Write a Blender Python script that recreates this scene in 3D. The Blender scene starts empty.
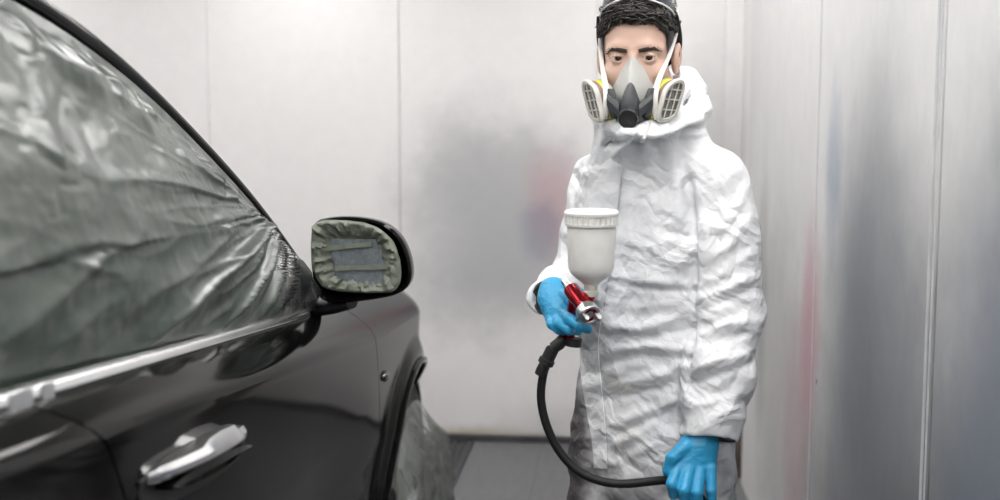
import bpy, bmesh, math, random
import numpy as np
from mathutils import Vector, Matrix, noise as mnoise
from mathutils.bvhtree import BVHTree

random.seed(7)
SC = bpy.context.scene
COL = SC.collection

# ------------------------------------------------------------------ camera, world, light, exposure
CAM_H = 1.50
PITCH, YAW, FPX = math.radians(5.71), math.radians(5.73), 1100.0
cam_data = bpy.data.cameras.new('camera')
cam_data.sensor_width = 36.0
cam_data.lens = 36.0 * FPX / 1000.0
cam_data.clip_start = 0.02
cam_data.dof.use_dof = True
cam_data.dof.focus_distance = 2.28
cam_data.dof.aperture_fstop = 2.5
cam = bpy.data.objects.new('camera', cam_data)
cam.location = (0, 0, CAM_H)
cam.rotation_euler = (math.pi / 2 - PITCH, 0, YAW)
COL.objects.link(cam)
SC.camera = cam

SC.view_settings.view_transform = 'Standard'
SC.view_settings.look = 'None'
SC.view_settings.gamma = 1.0
SC.view_settings.use_curve_mapping = False
SC.view_settings.exposure = 0.22
SC.cycles.use_denoising = True
SC.cycles.max_bounces = 8
SC.cycles.transparent_max_bounces = 12

world = bpy.data.worlds.new('world')
SC.world = world
world.use_nodes = True
world.node_tree.nodes['Background'].inputs[0].default_value = (0.9, 0.95, 1.0, 1)
world.node_tree.nodes['Background'].inputs[1].default_value = 0.05

LAMP_STRENGTH = 13.0        # the booth's ceiling light fittings, built further down
ROOM = dict(x0=-3.75, x1=0.585, y0=-2.6, y1=5.37, z1=2.85)

# ------------------------------------------------------------------ camera rays (to find where a thing stands)
_s, _c = math.sin, math.cos
FW = np.array([-_s(YAW)*_c(PITCH), _c(YAW)*_c(PITCH), -_s(PITCH)])
RT = np.array([_c(YAW), _s(YAW), 0.0])
UP = np.array([-_s(YAW)*_s(PITCH), _c(YAW)*_s(PITCH), _c(PITCH)])
CP = np.array([0, 0, CAM_H])
def ray(u, v):
    return FW*FPX + RT*(u-500) + UP*(250-v)
def P(u, v, y):
    d = ray(u, v); return CP + d*(y/d[1])
def PX(u, v, x):
    d = ray(u, v); return CP + d*(x/d[0])
def project(p):
    d = np.asarray(p, float) - CP
    w = d @ FW
    return 500 + FPX*(d @ RT)/w, 250 - FPX*(d @ UP)/w

# ------------------------------------------------------------------ materials
def new_mat(name):
    m = bpy.data.materials.new(name); m.use_nodes = True
    return m, m.node_tree, m.node_tree.nodes['Principled BSDF']
def N(nt, kind, **kw):
    n = nt.nodes.new(kind)
    for k, v in kw.items():
        if k in n.inputs.keys() if isinstance(k, str) else False:
            n.inputs[k].default_value = v
        else:
            setattr(n, k, v)
    return n
def bump(nt, bsdf, height, strength, dist=0.01):
    b = nt.nodes.new('ShaderNodeBump')
    b.inputs['Strength'].default_value = strength; b.inputs['Distance'].default_value = dist
    nt.links.new(height, b.inputs['Height']); nt.links.new(b.outputs[0], bsdf.inputs['Normal'])
    return b
def mat(name, color, rough=0.5, metal=0.0, coat=0.0, noise=0.0, nscale=20.0, bumps=0.0, bscale=60.0, spec=0.5, detail=4):
    m, nt, b = new_mat(name)
    b.inputs['Base Color'].default_value = (*color, 1)
    b.inputs['Roughness'].default_value = rough
    b.inputs['Metallic'].default_value = metal
    b.inputs['Coat Weight'].default_value = coat
    b.inputs['Coat Roughness'].default_value = 0.03
    b.inputs['Specular IOR Level'].default_value = spec
    geo = N(nt, 'ShaderNodeTexCoord')
    if noise:
        n = N(nt, 'ShaderNodeTexNoise'); n.inputs['Scale'].default_value = nscale; n.inputs['Detail'].default_value = detail
        nt.links.new(geo.outputs['Object'], n.inputs['Vector'])
        r = N(nt, 'ShaderNodeMapRange'); r.inputs[1].default_value = .3; r.inputs[2].default_value = .7
        r.inputs[3].default_value = 1-noise; r.inputs[4].default_value = 1+noise
        nt.links.new(n.outputs[0], r.inputs[0])
        x = N(nt, 'ShaderNodeMix', data_type='RGBA', blend_type='MULTIPLY'); x.inputs[0].default_value = 1
        x.inputs[6].default_value = (*color, 1); nt.links.new(r.outputs[0], x.inputs[7])
        nt.links.new(x.outputs[2], b.inputs['Base Color'])
    if bumps:
        n = N(nt, 'ShaderNodeTexNoise'); n.inputs['Scale'].default_value = bscale; n.inputs['Detail'].default_value = 5
        nt.links.new(geo.outputs['Object'], n.inputs['Vector'])
        bump(nt, b, n.outputs[0], bumps)
    return m

def stained_and_toned(name, color, tones, rough=0.45, fine=0.05, streak=None, spec=0.4, rvar=0.0):
    """painted surface with patches of overspray and other darker areas: (centre, radii, colour, strength)"""
    m, nt, b = new_mat(name)
    L = nt.links.new
    geo = N(nt, 'ShaderNodeNewGeometry'); pos = geo.outputs['Position']
    cur = None
    base = N(nt, 'ShaderNodeRGB'); base.outputs[0].default_value = (*color, 1); cur = base.outputs[0]
    nz = N(nt, 'ShaderNodeTexNoise'); nz.inputs['Scale'].default_value = 2.3; nz.inputs['Detail'].default_value = 6; nz.inputs['Roughness'].default_value = .62
    L(pos, nz.inputs['Vector'])
    for c, r, colr, st, *nw in tones:
        nw = nw[0] if nw else .9
        s = N(nt, 'ShaderNodeVectorMath', operation='SUBTRACT'); L(pos, s.inputs[0]); s.inputs[1].default_value = c
        d = N(nt, 'ShaderNodeVectorMath', operation='DIVIDE'); L(s.outputs[0], d.inputs[0]); d.inputs[1].default_value = r
        ln = N(nt, 'ShaderNodeVectorMath', operation='LENGTH'); L(d.outputs[0], ln.inputs[0])
        w = N(nt, 'ShaderNodeMath', operation='MULTIPLY_ADD'); L(nz.outputs[0], w.inputs[0]); w.inputs[1].default_value = nw; w.inputs[2].default_value = -nw/2
        a = N(nt, 'ShaderNodeMath', operation='ADD'); L(ln.outputs['Value'], a.inputs[0]); L(w.outputs[0], a.inputs[1])
        mr = N(nt, 'ShaderNodeMapRange', interpolation_type='SMOOTHERSTEP'); L(a.outputs[0], mr.inputs[0])
        mr.inputs[1].default_value = 1.15; mr.inputs[2].default_value = 0.2; mr.inputs[3].default_value = 0; mr.inputs[4].default_value = st
        x = N(nt, 'ShaderNodeMix', data_type='RGBA'); L(mr.outputs[0], x.inputs[0]); L(cur, x.inputs[6]); x.inputs[7].default_value = (*colr, 1)
        cur = x.outputs[2]
    f = N(nt, 'ShaderNodeTexNoise'); f.inputs['Detail'].default_value = 8; f.inputs['Roughness'].default_value = .7
    mp = N(nt, 'ShaderNodeMapping'); L(pos, mp.inputs[0]); mp.inputs['Scale'].default_value = streak or (14, 14, 14)
    L(mp.outputs[0], f.inputs['Vector']); f.inputs['Scale'].default_value = 1.0
    r = N(nt, 'ShaderNodeMapRange'); L(f.outputs[0], r.inputs[0]); r.inputs[1].default_value = .25; r.inputs[2].default_value = .75
    r.inputs[3].default_value = 1-fine; r.inputs[4].default_value = 1+fine
    x = N(nt, 'ShaderNodeMix', data_type='RGBA', blend_type='MULTIPLY'); x.inputs[0].default_value = 1
    L(cur, x.inputs[6]); L(r.outputs[0], x.inputs[7])
    L(x.outputs[2], b.inputs['Base Color'])
    b.inputs['Roughness'].default_value = rough; b.inputs['Specular IOR Level'].default_value = spec
    return m

def emit_mat(name, color, strength):
    m = bpy.data.materials.new(name); m.use_nodes = True
    nt = m.node_tree; nt.nodes.clear()
    e = nt.nodes.new('ShaderNodeEmission'); e.inputs[0].default_value = (*color, 1); e.inputs[1].default_value = strength
    o = nt.nodes.new('ShaderNodeOutputMaterial'); nt.links.new(e.outputs[0], o.inputs[0])
    return m

def film_mat(name, color, alpha, rough, bscale=25, bstr=0.25, spec=0.5, coat=0.0):
    m, nt, b = new_mat(name)
    b.inputs['Base Color'].default_value = (*color, 1); b.inputs['Alpha'].default_value = alpha
    b.inputs['Roughness'].default_value = rough; b.inputs['Specular IOR Level'].default_value = spec
    b.inputs['Coat Weight'].default_value = coat; b.inputs['Coat Roughness'].default_value = .30
    g = N(nt, 'ShaderNodeTexCoord'); n = N(nt, 'ShaderNodeTexNoise'); n.inputs['Scale'].default_value = bscale; n.inputs['Detail'].default_value = 4
    nt.links.new(g.outputs['Object'], n.inputs['Vector'])
    bump(nt, b, n.outputs[0], bstr, .02)
    return m

# ------------------------------------------------------------------ mesh helpers
def tag(o, label=None, cat=None, group=None, kind=None):
    if label: o['label'] = label
    if cat: o['category'] = cat
    if group: o['group'] = group
    if kind: o['kind'] = kind
    return o
def empty(name, loc, label, cat, group=None):
    o = bpy.data.objects.new(name, None); COL.objects.link(o)
    o.location = loc; o.empty_display_size = .1
    return tag(o, label, cat, group)
def origin_of(o):
    v = Vector((0, 0, 0))
    while o is not None:
        v += Vector(o.location); o = o.parent
    return v
class MB:
    """collects shapes, in world space, into one mesh"""
    def __init__(s): s.v = []; s.f = []; s.m = []; s.cur = 0
    def add(s, vs, fs, m=None):
        k = len(s.v); s.v += [tuple(map(float, p)) for p in vs]
        s.f += [tuple(i+k for i in f) for f in fs]
        s.m += [s.cur if m is None else m]*len(fs)
    def box(s, lo, hi, m=None):
        (a, b, c), (d, e, f) = lo, hi
        s.add([(a,b,c),(d,b,c),(d,e,c),(a,e,c),(a,b,f),(d,b,f),(d,e,f),(a,e,f)],
              [(3,2,1,0),(4,5,6,7),(0,1,5,4),(1,2,6,5),(2,3,7,6),(3,0,4,7)], m)
    def frame_box(s, c, ax, ay, az, m=None):
        c, ax, ay, az = map(lambda q: np.asarray(q, float), (c, ax, ay, az))
        p = [c+i*ax+j*ay+k*az for k in (-1, 1) for i, j in ((-1,-1),(1,-1),(1,1),(-1,1))]
        fs = [(3,2,1,0),(4,5,6,7),(0,1,5,4),(1,2,6,5),(2,3,7,6),(3,0,4,7)]
        if np.dot(np.cross(ax, ay), az) < 0: fs = [f[::-1] for f in fs]
        s.add(p, fs, m)
    def rings(s, rs, cap0=True, cap1=True, m=None, closed=True):
        n = len(rs[0]); vs = [p for r in rs for p in r]; fs = []
        for i in range(len(rs)-1):
            for j in range(n if closed else n-1):
                a, b = i*n+j, i*n+(j+1) % n
                fs.append((a, b, b+n, a+n))
        if cap0: fs.append(tuple(range(n))[::-1])
        if cap1: fs.append(tuple(range((len(rs)-1)*n, len(rs)*n)))
        s.add(vs, fs, m)
    def tube(s, pts, r, n=12, cap=True, m=None, flat=None):
        pts = [np.asarray(p, float) for p in pts]
        rr = r if hasattr(r, '__len__') else [r]*len(pts)
        T = [pts[min(i+1, len(pts)-1)]-pts[max(i-1, 0)] for i in range(len(pts))]
        T = [t/(np.linalg.norm(t)+1e-12) for t in T]
        u = np.cross(T[0], (0, 0, 1.0))
        if np.linalg.norm(u) < .1: u = np.cross(T[0], (1.0, 0, 0))
        if flat is not None: u = np.asarray(flat[0], float)
        u /= np.linalg.norm(u); rs = []
        for p, t, q in zip(pts, T, rr):
            u = u-t*(u @ t); u /= np.linalg.norm(u); w = np.cross(t, u)
            k = 1.0 if flat is None else flat[1]
            rs.append([p+q*(u*math.cos(a)+w*k*math.sin(a)) for a in np.linspace(0, 2*math.pi, n, endpoint=False)])
        s.rings(rs, cap, cap, m)
    def lathe(s, c, axis, prof, n=32, m=None, caps=True, mats=None):
        """prof: (distance along axis, radius)"""
        c = np.asarray(c, float); a = np.asarray(axis, float); a /= np.linalg.norm(a)
        u = np.cross(a, (0, 0, 1.0))
        if np.linalg.norm(u) < .1: u = np.cross(a, (1.0, 0, 0))
        u /= np.linalg.norm(u); w = np.cross(a, u)
        rs = [[c+a*h+r*(u*math.cos(t)+w*math.sin(t)) for t in np.linspace(0, 2*math.pi, n, endpoint=False)] for h, r in prof]
        s.rings(rs, caps, caps, m)
    def grid(s, rows, m=None, flip=False):
        nr, nc = len(rows), len(rows[0]); fs = []
        for i in range(nr-1):
            for j in range(nc-1):
                q = (i*nc+j, i*nc+j+1, (i+1)*nc+j+1, (i+1)*nc+j)
                fs.append(q[::-1] if flip else q)
        s.add([p for r in rows for p in r], fs, m)
    def build(s, name, mats, parent=None, loc=None, smooth=True, bevel=0, solid=0, sub=0, angle=40, offset=-1, weld=False, orient=None):
        return make(name, s.v, s.f, mats, parent, loc, smooth, bevel, solid, sub, angle, s.m, offset, weld, orient)
def make(name, v, f, mats, parent=None, loc=None, smooth=True, bevel=0, solid=0, sub=0, angle=40, midx=None, offset=-1, weld=False, orient=None):
    o0 = origin_of(parent) if parent is not None else Vector(loc or (0, 0, 0))
    me = bpy.data.meshes.new(name)
    v = np.asarray(v, float) - np.array(o0)
    me.from_pydata(v.tolist(), [], [tuple(int(i) for i in q) for q in f])
    for q in (mats if isinstance(mats, (list, tuple)) else [mats]): me.materials.append(q)
    if midx is not None and len(midx) == len(me.polygons): me.polygons.foreach_set('material_index', midx)
    bm = bmesh.new(); bm.from_mesh(me)
    if weld: bmesh.ops.remove_doubles(bm, verts=bm.verts, dist=1e-5)
    if orient is None: bmesh.ops.recalc_face_normals(bm, faces=bm.faces)
    else:                                # an open sheet: face it the way it should look
        bm.normal_update(); q = Vector(orient)
        if sum(fc.normal.dot(q)*fc.calc_area() for fc in bm.faces) < 0: bmesh.ops.reverse_faces(bm, faces=bm.faces)
    bm.to_mesh(me); bm.free()
    o = bpy.data.objects.new(name, me); COL.objects.link(o)
    if parent is not None: o.parent = parent
    else: o.location = o0
    if smooth:
        me.polygons.foreach_set('use_smooth', [True]*len(me.polygons))
        try: me.set_sharp_from_angle(angle=math.radians(angle))
        except Exception: pass
    if solid:
        md = o.modifiers.new('solid', 'SOLIDIFY'); md.thickness = solid; md.offset = offset
        if smooth: es = o.modifiers.new('split', 'EDGE_SPLIT'); es.split_angle = math.radians(50); es.use_edge_sharp = False
    if bevel:
        md = o.modifiers.new('bevel', 'BEVEL'); md.width = bevel; md.segments = 3; md.limit_method = 'ANGLE'; md.angle_limit = math.radians(35)
    if sub:
        md = o.modifiers.new('sub', 'SUBSURF'); md.levels = sub; md.render_levels = sub
    return o

# ------------------------------------------------------------------ distance-field modelling (organic forms)
def surface_nets(f, lo, hi, h):
    lo = np.asarray(lo, float); hi = np.asarray(hi, float)
    n = np.maximum(np.ceil((hi-lo)/h).astype(int)+1, 3)
    ax = [lo[i]+h*np.arange(n[i]) for i in range(3)]
    V = np.empty(n, np.float32)
    for i in range(n[0]):
        Y, Z = np.meshgrid(ax[1], ax[2], indexing='ij')
        p = np.stack([np.full(Y.size, ax[0][i]), Y.ravel(), Z.ravel()], 1)
        V[i] = f(p).reshape(n[1], n[2])
    S = V < 0
    c = np.zeros(n-1, np.int32)
    for d in np.ndindex(2, 2, 2):
        c += S[d[0]:n[0]-1+d[0], d[1]:n[1]-1+d[1], d[2]:n[2]-1+d[2]]
    act = (c > 0) & (c < 8)
    idx = -np.ones(n-1, np.int64); A = np.argwhere(act); idx[act] = np.arange(len(A))
    acc = np.zeros((len(A), 3)); cnt = np.zeros(len(A))
    corners = list(np.ndindex(2, 2, 2))
    for a in corners:
        for k in range(3):
            if a[k]: continue
            b = list(a); b[k] = 1; b = tuple(b)
            va = V[A[:,0]+a[0], A[:,1]+a[1], A[:,2]+a[2]].astype(float); vb = V[A[:,0]+b[0], A[:,1]+b[1], A[:,2]+b[2]].astype(float)
            cr = (va < 0) != (vb < 0)
            t = np.where(cr, va/np.where(cr, va-vb, 1), 0)
            p = np.array(a, float)[None]+t[:, None]*(np.array(b)-np.array(a))[None]
            acc[cr] += p[cr]; cnt[cr] += 1
    verts = lo + (A+acc/np.maximum(cnt, 1)[:, None])*h
    faces = []
    for k in range(3):
        i, j = [(1, 2), (2, 0), (0, 1)][k]
        sl0 = [slice(None)]*3; sl1 = [slice(None)]*3; sl0[k] = slice(0, -1); sl1[k] = slice(1, None)
        cr = S[tuple(sl0)] != S[tuple(sl1)]
        E = np.argwhere(cr)
        E = E[(E[:, i] > 0) & (E[:, j] > 0) & (E[:, i] < n[i]-1) & (E[:, j] < n[j]-1)]
        if not len(E): continue
        def cell(di, dj):
            q = E.copy(); q[:, i] -= di; q[:, j] -= dj
            return idx[q[:, 0], q[:, 1], q[:, 2]]
        Q = np.stack([cell(1, 1), cell(0, 1), cell(0, 0), cell(1, 0)], 1)
        fl = S[E[:, 0], E[:, 1], E[:, 2]]
        Q[~fl] = Q[~fl][:, ::-1]
        faces.append(Q)
    F = np.concatenate(faces)
    return verts, F[(F >= 0).all(1)]
def smin(a, b, k):
    h = np.clip(.5+.5*(b-a)/k, 0, 1)
    return b+(a-b)*h-k*h*(1-h)
def smax(a, b, k): return -smin(-a, -b, k)
def d_cap(p, a, b, ra, rb=None):
    a = np.asarray(a, float); b = np.asarray(b, float); rb = ra if rb is None else rb
    ab = b-a; t = np.clip(((p-a) @ ab)/(ab @ ab+1e-12), 0, 1)
    return np.linalg.norm(p-a-t[:, None]*ab, axis=1)-(ra+(rb-ra)*t)
def d_ell(p, c, r):
    q = (p-np.asarray(c, float)); r = np.asarray(r, float)
    k0 = np.linalg.norm(q/r, axis=1); k1 = np.linalg.norm(q/r**2, axis=1)
    return k0*(k0-1)/np.maximum(k1, 1e-9)
def chain(p, pts, rs, k=0.0):
    d = None
    for i in range(len(pts)-1):
        e = d_cap(p, pts[i], pts[i+1], rs[i], rs[i+1])
        d = e if d is None else (smin(d, e, k) if k else np.minimum(d, e))
    return d
def relax(v, f, it=2, lam=.5):
    f = np.asarray(f)
    for _ in range(it):
        acc = np.zeros_like(v); cnt = np.zeros(len(v))
        for a in range(4):
            for b in ((a+1) % 4, (a+3) % 4):
                np.add.at(acc, f[:, a], v[f[:, b]]); np.add.at(cnt, f[:, a], 1)
        v = v+lam*(acc/np.maximum(cnt, 1)[:, None]-v)
    return v
def normals(v, f):
    f = np.asarray(f); nrm = np.zeros_like(v)
    q = np.cross(v[f[:, 2]]-v[f[:, 0]], v[f[:, 3]]-v[f[:, 1]])
    for a in range(4): np.add.at(nrm, f[:, a], q)
    return nrm/np.maximum(np.linalg.norm(nrm, axis=1), 1e-12)[:, None]
def nz(pts, scale, octaves=3, off=(0, 0, 0)):
    o = Vector(off)
    return np.array([mnoise.fractal(Vector(p)*scale+o, 1.0, 2.0, octaves, noise_basis='PERLIN_ORIGINAL') for p in pts])
def rdg(x, w):                       # sharp crest where the noise crosses zero
    return np.exp(-np.abs(x)/w)
def poly_dist(u, v, pl):
    best = np.full(len(u), 1e9); side = np.zeros(len(u)); tt = np.zeros(len(u)); n = len(pl)-1
    for i in range(n):
        (a, b), (c, d) = pl[i], pl[i+1]
        ex, ey = c-a, d-b; L2 = ex*ex+ey*ey
        t = np.clip(((u-a)*ex+(v-b)*ey)/L2, 0, 1)
        dx, dy = u-a-t*ex, v-b-t*ey
        dd = np.hypot(dx, dy); s = np.sign(ex*dy-ey*dx)
        w = dd < best
        best[w] = dd[w]; side[w] = s[w]; tt[w] = (i+t[w])/n
    return best, side, tt

# ================================================================== THE BOOTH
M = {}
GREY, PINK, BLUE = (.20, .21, .225), (.50, .16, .19), (.20, .28, .38)
M['wall_back'] = stained_and_toned('white enamel wall', (.83, .815, .81), [
    ((-.50, 5.37, 1.10), (.62, .6, .75), (.30, .31, .32), .62),  # grey overspray here and below, also standing in for faint mist in the air
    ((-.70, 5.37, 1.0), (.5, .6, .6), (.40, .41, .42), .35),
    ((.45, 5.37, 1.1), (.5, .6, 1.0), (.36, .37, .38), .5),
    ((-.27, 5.37, 1.20), (.19, .4, .34), (.50, .25, .28), .42),
    ((-.34, 5.37, 1.06), (.15, .4, .20), (.20, .22, .30), .45),
    ((-.62, 5.37, .0), (.42, .3, .10), (.42, .35, .22), .9),
    ((-.35, 5.37, .0), (.25, .3, .05), (.16, .12, .08), .8),
    ((.0, 5.37, .0), (.9, .3, .3), (.45, .45, .44), .5)], rough=.38, fine=.03)
M['wall_right'] = stained_and_toned('galvanised white wall', (.66, .66, .655), [
    ((.585, 1.4, .22), (.5, 3.0, 1.48), (.055, .062, .073), .97, .35),  # broad dark grey over the lower wall, deepest near the floor
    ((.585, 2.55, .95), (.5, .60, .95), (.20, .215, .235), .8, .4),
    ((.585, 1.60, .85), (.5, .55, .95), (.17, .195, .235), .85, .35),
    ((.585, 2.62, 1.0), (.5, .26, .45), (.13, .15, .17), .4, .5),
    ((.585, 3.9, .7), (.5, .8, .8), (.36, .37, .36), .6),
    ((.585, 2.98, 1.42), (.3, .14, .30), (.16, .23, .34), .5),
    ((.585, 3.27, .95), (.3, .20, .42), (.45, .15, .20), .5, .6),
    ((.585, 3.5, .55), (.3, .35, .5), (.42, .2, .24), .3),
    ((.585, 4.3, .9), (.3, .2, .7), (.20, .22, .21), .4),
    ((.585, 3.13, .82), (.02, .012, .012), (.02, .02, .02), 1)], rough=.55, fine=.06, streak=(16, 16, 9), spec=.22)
M['wall_plain'] = stained_and_toned('plain booth wall', (.55, .555, .56), [((-1.5, -2.6, .6), (2.2, .6, .9), (.35, .36, .37), .7),
    ((-3.75, 2, .5), (.6, 3.5, .9), (.3, .31, .32), .7)], rough=.4)
M['ceiling'] = mat('ceiling filter cloth', (.55, .55, .545), .9, bumps=.2, bscale=90)
M['floor'] = stained_and_toned('grey sealed floor', (.135, .138, .145), [((-.3, 4.9, 0), (.9, .5, .4), (.125, .128, .135), .7),
    ((.2, 2.9, 0), (.8, 1.3, .4), (.09, .09, .095), .85)], rough=.45, fine=.18, streak=(30, 6, 6))  # darker patch out of view, added to deepen the reflection in the doors
M['dark_trim'] = mat('dark kick strip', (.055, .055, .06), .55, noise=.4, nscale=9)
M['brown'] = mat('dark brown panel', (.075, .055, .045), .6, noise=.4, nscale=12)
M['joint'] = mat('dark joint sealant', (.035, .037, .045), .6)
M['rib'] = mat('galvanised joint rib', (.52, .53, .54), .45, noise=.15, nscale=14)
M['grate'] = mat('dark steel grating', (.05, .05, .055), .45, metal=.4, noise=.3)
M['lampwhite'] = mat('white lamp housing', (.8, .8, .8), .4)
M['lamp'] = emit_mat('lamp diffuser', (1.0, .977, .962), LAMP_STRENGTH)
for k_, f_ in (('lamp_soft', .45), ('lamp_back', 1.05), ('lamp_corner', .62), ('lamp_front', 1.13)): M[k_] = emit_mat(k_.replace('_', ' ')+' diffuser', (1.0, .977, .962), LAMP_STRENGTH*f_)

R_ = ROOM
def st(o): o['kind'] = 'structure'; return o
# floor, ceiling
b = MB(); b.box((R_['x0']-.1, R_['y0']-.1, -.1), (R_['x1']+.2, R_['y1']+.2, 0)); st(b.build('floor', M['floor'], smooth=False))
b = MB(); b.box((R_['x0']-.1, R_['y0']-.1, R_['z1']), (R_['x1']+.2, R_['y1']+.2, R_['z1']+.1)); st(b.build('ceiling', M['ceiling'], smooth=False))
# joints between the floor slabs
# back wall: upright sheets with lapped joints
xs = [P(208, 60, 5.37)[0]+k*.965 for k in range(-3, 3)]
xs = [R_['x0']-.1]+[x for x in xs if x < .5]+[R_['x1']+.2]
b = MB()
for i in range(len(xs)-1):
    b.box((xs[i]+.0012, R_['y1'], 0), (xs[i+1]-.0012, R_['y1']+.03, R_['z1']), 0)
    if i: b.box((xs[i]-.016, R_['y1']-.0035, 0), (xs[i]-.003, R_['y1']+.001, R_['z1']), 0)
b.box((xs[0], R_['y1']+.02, 0), (xs[-1], R_['y1']+.08, R_['z1']), 0)
st(b.build('wall_back', [M['wall_back']], bevel=.002, smooth=False))
# right wall: broad sheets with a raised rib and a dark joint
YJ = [-1.43, -.275, .88, 2.035, 3.19, 4.345]
b = MB(); ye = [R_['y0']-.1]+YJ+[4.80]
X1 = R_['x1']
for i in range(len(ye)-1):
    g0, g1 = (.007 if ye[i] < 2.5 else .0015), (.007 if ye[i+1] < 2.5 else .0015)
    b.box((X1, ye[i]+g0, 0), (X1+.03, ye[i+1]-g1, R_['z1']), 0)
for y in YJ:
    if y > 4: continue
    b.box((X1-.0025, y+.014, 0), (X1+.001, y+.020, R_['z1']), 1)
    if y > 3: continue
    b.box((X1-.004, y+.034, 0), (X1+.001, y+.042, R_['z1']), 1)
b.box((X1+.022, ye[0], 0), (X1+.08, ye[-1]-.005, R_['z1']), 2)
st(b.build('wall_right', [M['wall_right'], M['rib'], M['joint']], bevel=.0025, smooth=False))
b = MB(); b.box((X1+.03, 4.796, 0), (X1+.09, R_['y1']+.03, R_['z1'])); st(b.build('wall_corner', M['wall_back'], smooth=False))
b = MB(); b.box((X1-.012, 4.86, 0), (X1+.034, R_['y1']-.002, .62)); st(b.build('trim_1', M['brown'], bevel=.004, smooth=False))  # low dark brown panel in the far corner
b = MB(); b.box((X1-.055, R_['y1']-.05, .62), (X1+.035, R_['y1']+.001, R_['z1'])); st(b.build('trim_2', M['wall_back'], bevel=.01, smooth=False))
b = MB(); b.box((R_['x0'], R_['y1']-.028, 0), (X1-.013, R_['y1']+.001, .032)); st(b.build('baseboard_back', M['dark_trim'], bevel=.006, smooth=False))
b = MB(); b.box((R_['x0']-.1, R_['y0']-.1, 0), (R_['x0'], R_['y1']+.2, R_['z1'])); st(b.build('wall_left', M['wall_plain'], smooth=False))
b = MB(); b.box((R_['x0']-.1, R_['y0']-.1, 0), (R_['x1']+.1, R_['y0'], R_['z1'])); st(b.build('wall_front', M['wall_plain'], smooth=False))

# floor seams (thin dark joints between the slabs)
b = MB()
for x in (-.325, .31): b.box((x-.004, R_['y0'], -.001), (x+.004, R_['y1'], .0012))
for y in (1.9, 3.4): b.box((-.66, y-.004, -.001), (X1, y+.004, .0011))
M['seam'] = mat('floor seam filler', (.13, .135, .14), .6)
st(b.build('trim_3', M['seam'], smooth=False))

# floor grate running beside the car
gr = empty('floor_grate', (-1.0, 4.0, 0), 'dark steel floor grate with long slats, running to the back wall beside the car', 'grate')
b = MB()
gx0, gx1, gy0, gy1 = -1.34, -.665, 2.4, 5.335
for (lo, hi) in (((gx0, gy0, 0), (gx0+.03, gy1, .012)), ((gx1-.03, gy0, 0), (gx1, gy1, .012)), ((gx0, gy0, 0), (gx1, gy0+.03, .012)), ((gx0, gy1-.03, 0), (gx1, gy1, .012))):
    b.box(lo, hi)
b.build('frame', M['grate'], gr, smooth=False)
b = MB(); n = 15
for i in range(n):
    x = gx0+.05+(gx1-gx0-.10)*i/(n-1); b.box((x-.008, gy0+.03, 0), (x+.008, gy1-.03, .010))
y = gy0+.2
while y < gy1-.1: b.box((gx0+.03, y-.006, 0), (gx1-.03, y+.006, .007)); y += .25
b.build('slats', M['grate'], gr, smooth=False)
b = MB(); b.box((gx0+.03, gy0+.03, 0), (gx1-.03, gy1-.03, .003)); b.build('pit', M['joint'], gr, smooth=False)

# ceiling light fittings
def lamp_fitting(x, y, w, l, label, kind):
    t = empty('ceiling_light', (x, y, R_['z1']), label, 'lamp', 'booth ceiling lights')
    z = R_['z1']
    b = MB()
    for lo, hi in (((x-w/2-.03, y-l/2-.03, z-.06), (x-w/2, y+l/2+.03, z)), ((x+w/2, y-l/2-.03, z-.06), (x+w/2+.03, y+l/2+.03, z)),
                   ((x-w/2, y-l/2-.03, z-.06), (x+w/2, y-l/2, z)), ((x-w/2, y+l/2, z-.06), (x+w/2, y+l/2+.03, z))): b.box(lo, hi)
    b.build('frame', M['lampwhite'], t, smooth=False)
    b = MB(); b.box((x-w/2, y-l/2, z-.045), (x+w/2, y+l/2, z-.03)); b.build('diffuser', M[kind], t, smooth=False)
for x in (.15, -1.5, -3.3):
    for y in (-1.7, .0, 1.7, 3.4, 4.62):
        l = 1.35 if y < 4 else .8
        lamp_fitting(x, y, .34, l, 'white framed booth light panel set under the ceiling', 'lamp_corner' if y > 4 and x > -1 else 'lamp_back' if y > 4 else 'lamp_front' if x > -2 and -1 < y < 2 else 'lamp_soft' if x < -1 else 'lamp')

# ================================================================== THE CAR
M['paint'] = mat('black car paint', (.004, .004, .004), .09, coat=.06, spec=.13)
M['paint_m'] = mat('black satin paint', (.012, .012, .013), .25, coat=.5)
M['black'] = mat('black plastic', (.012, .012, .013), .5)
M['gap'] = mat('dark underbody', (.004, .004, .004), .9)
M['chrome'] = mat('chrome moulding', (.92, .92, .93), .27, metal=1.0)
M['glass'] = mat('dark window glass', (.008, .009, .010), .05, spec=.6)
M['mirror'] = mat('mirror glass', (.7, .72, .75), .03, metal=1.0)
M['tyre'] = mat('tyre rubber', (.018, .018, .019), .7, noise=.2, bumps=.3, bscale=120)
M['alloy'] = mat('alloy wheel', (.45, .46, .47), .3, metal=.9)
M['amber'] = mat('smoked indicator lens', (.03, .025, .022), .12, coat=1)

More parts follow.
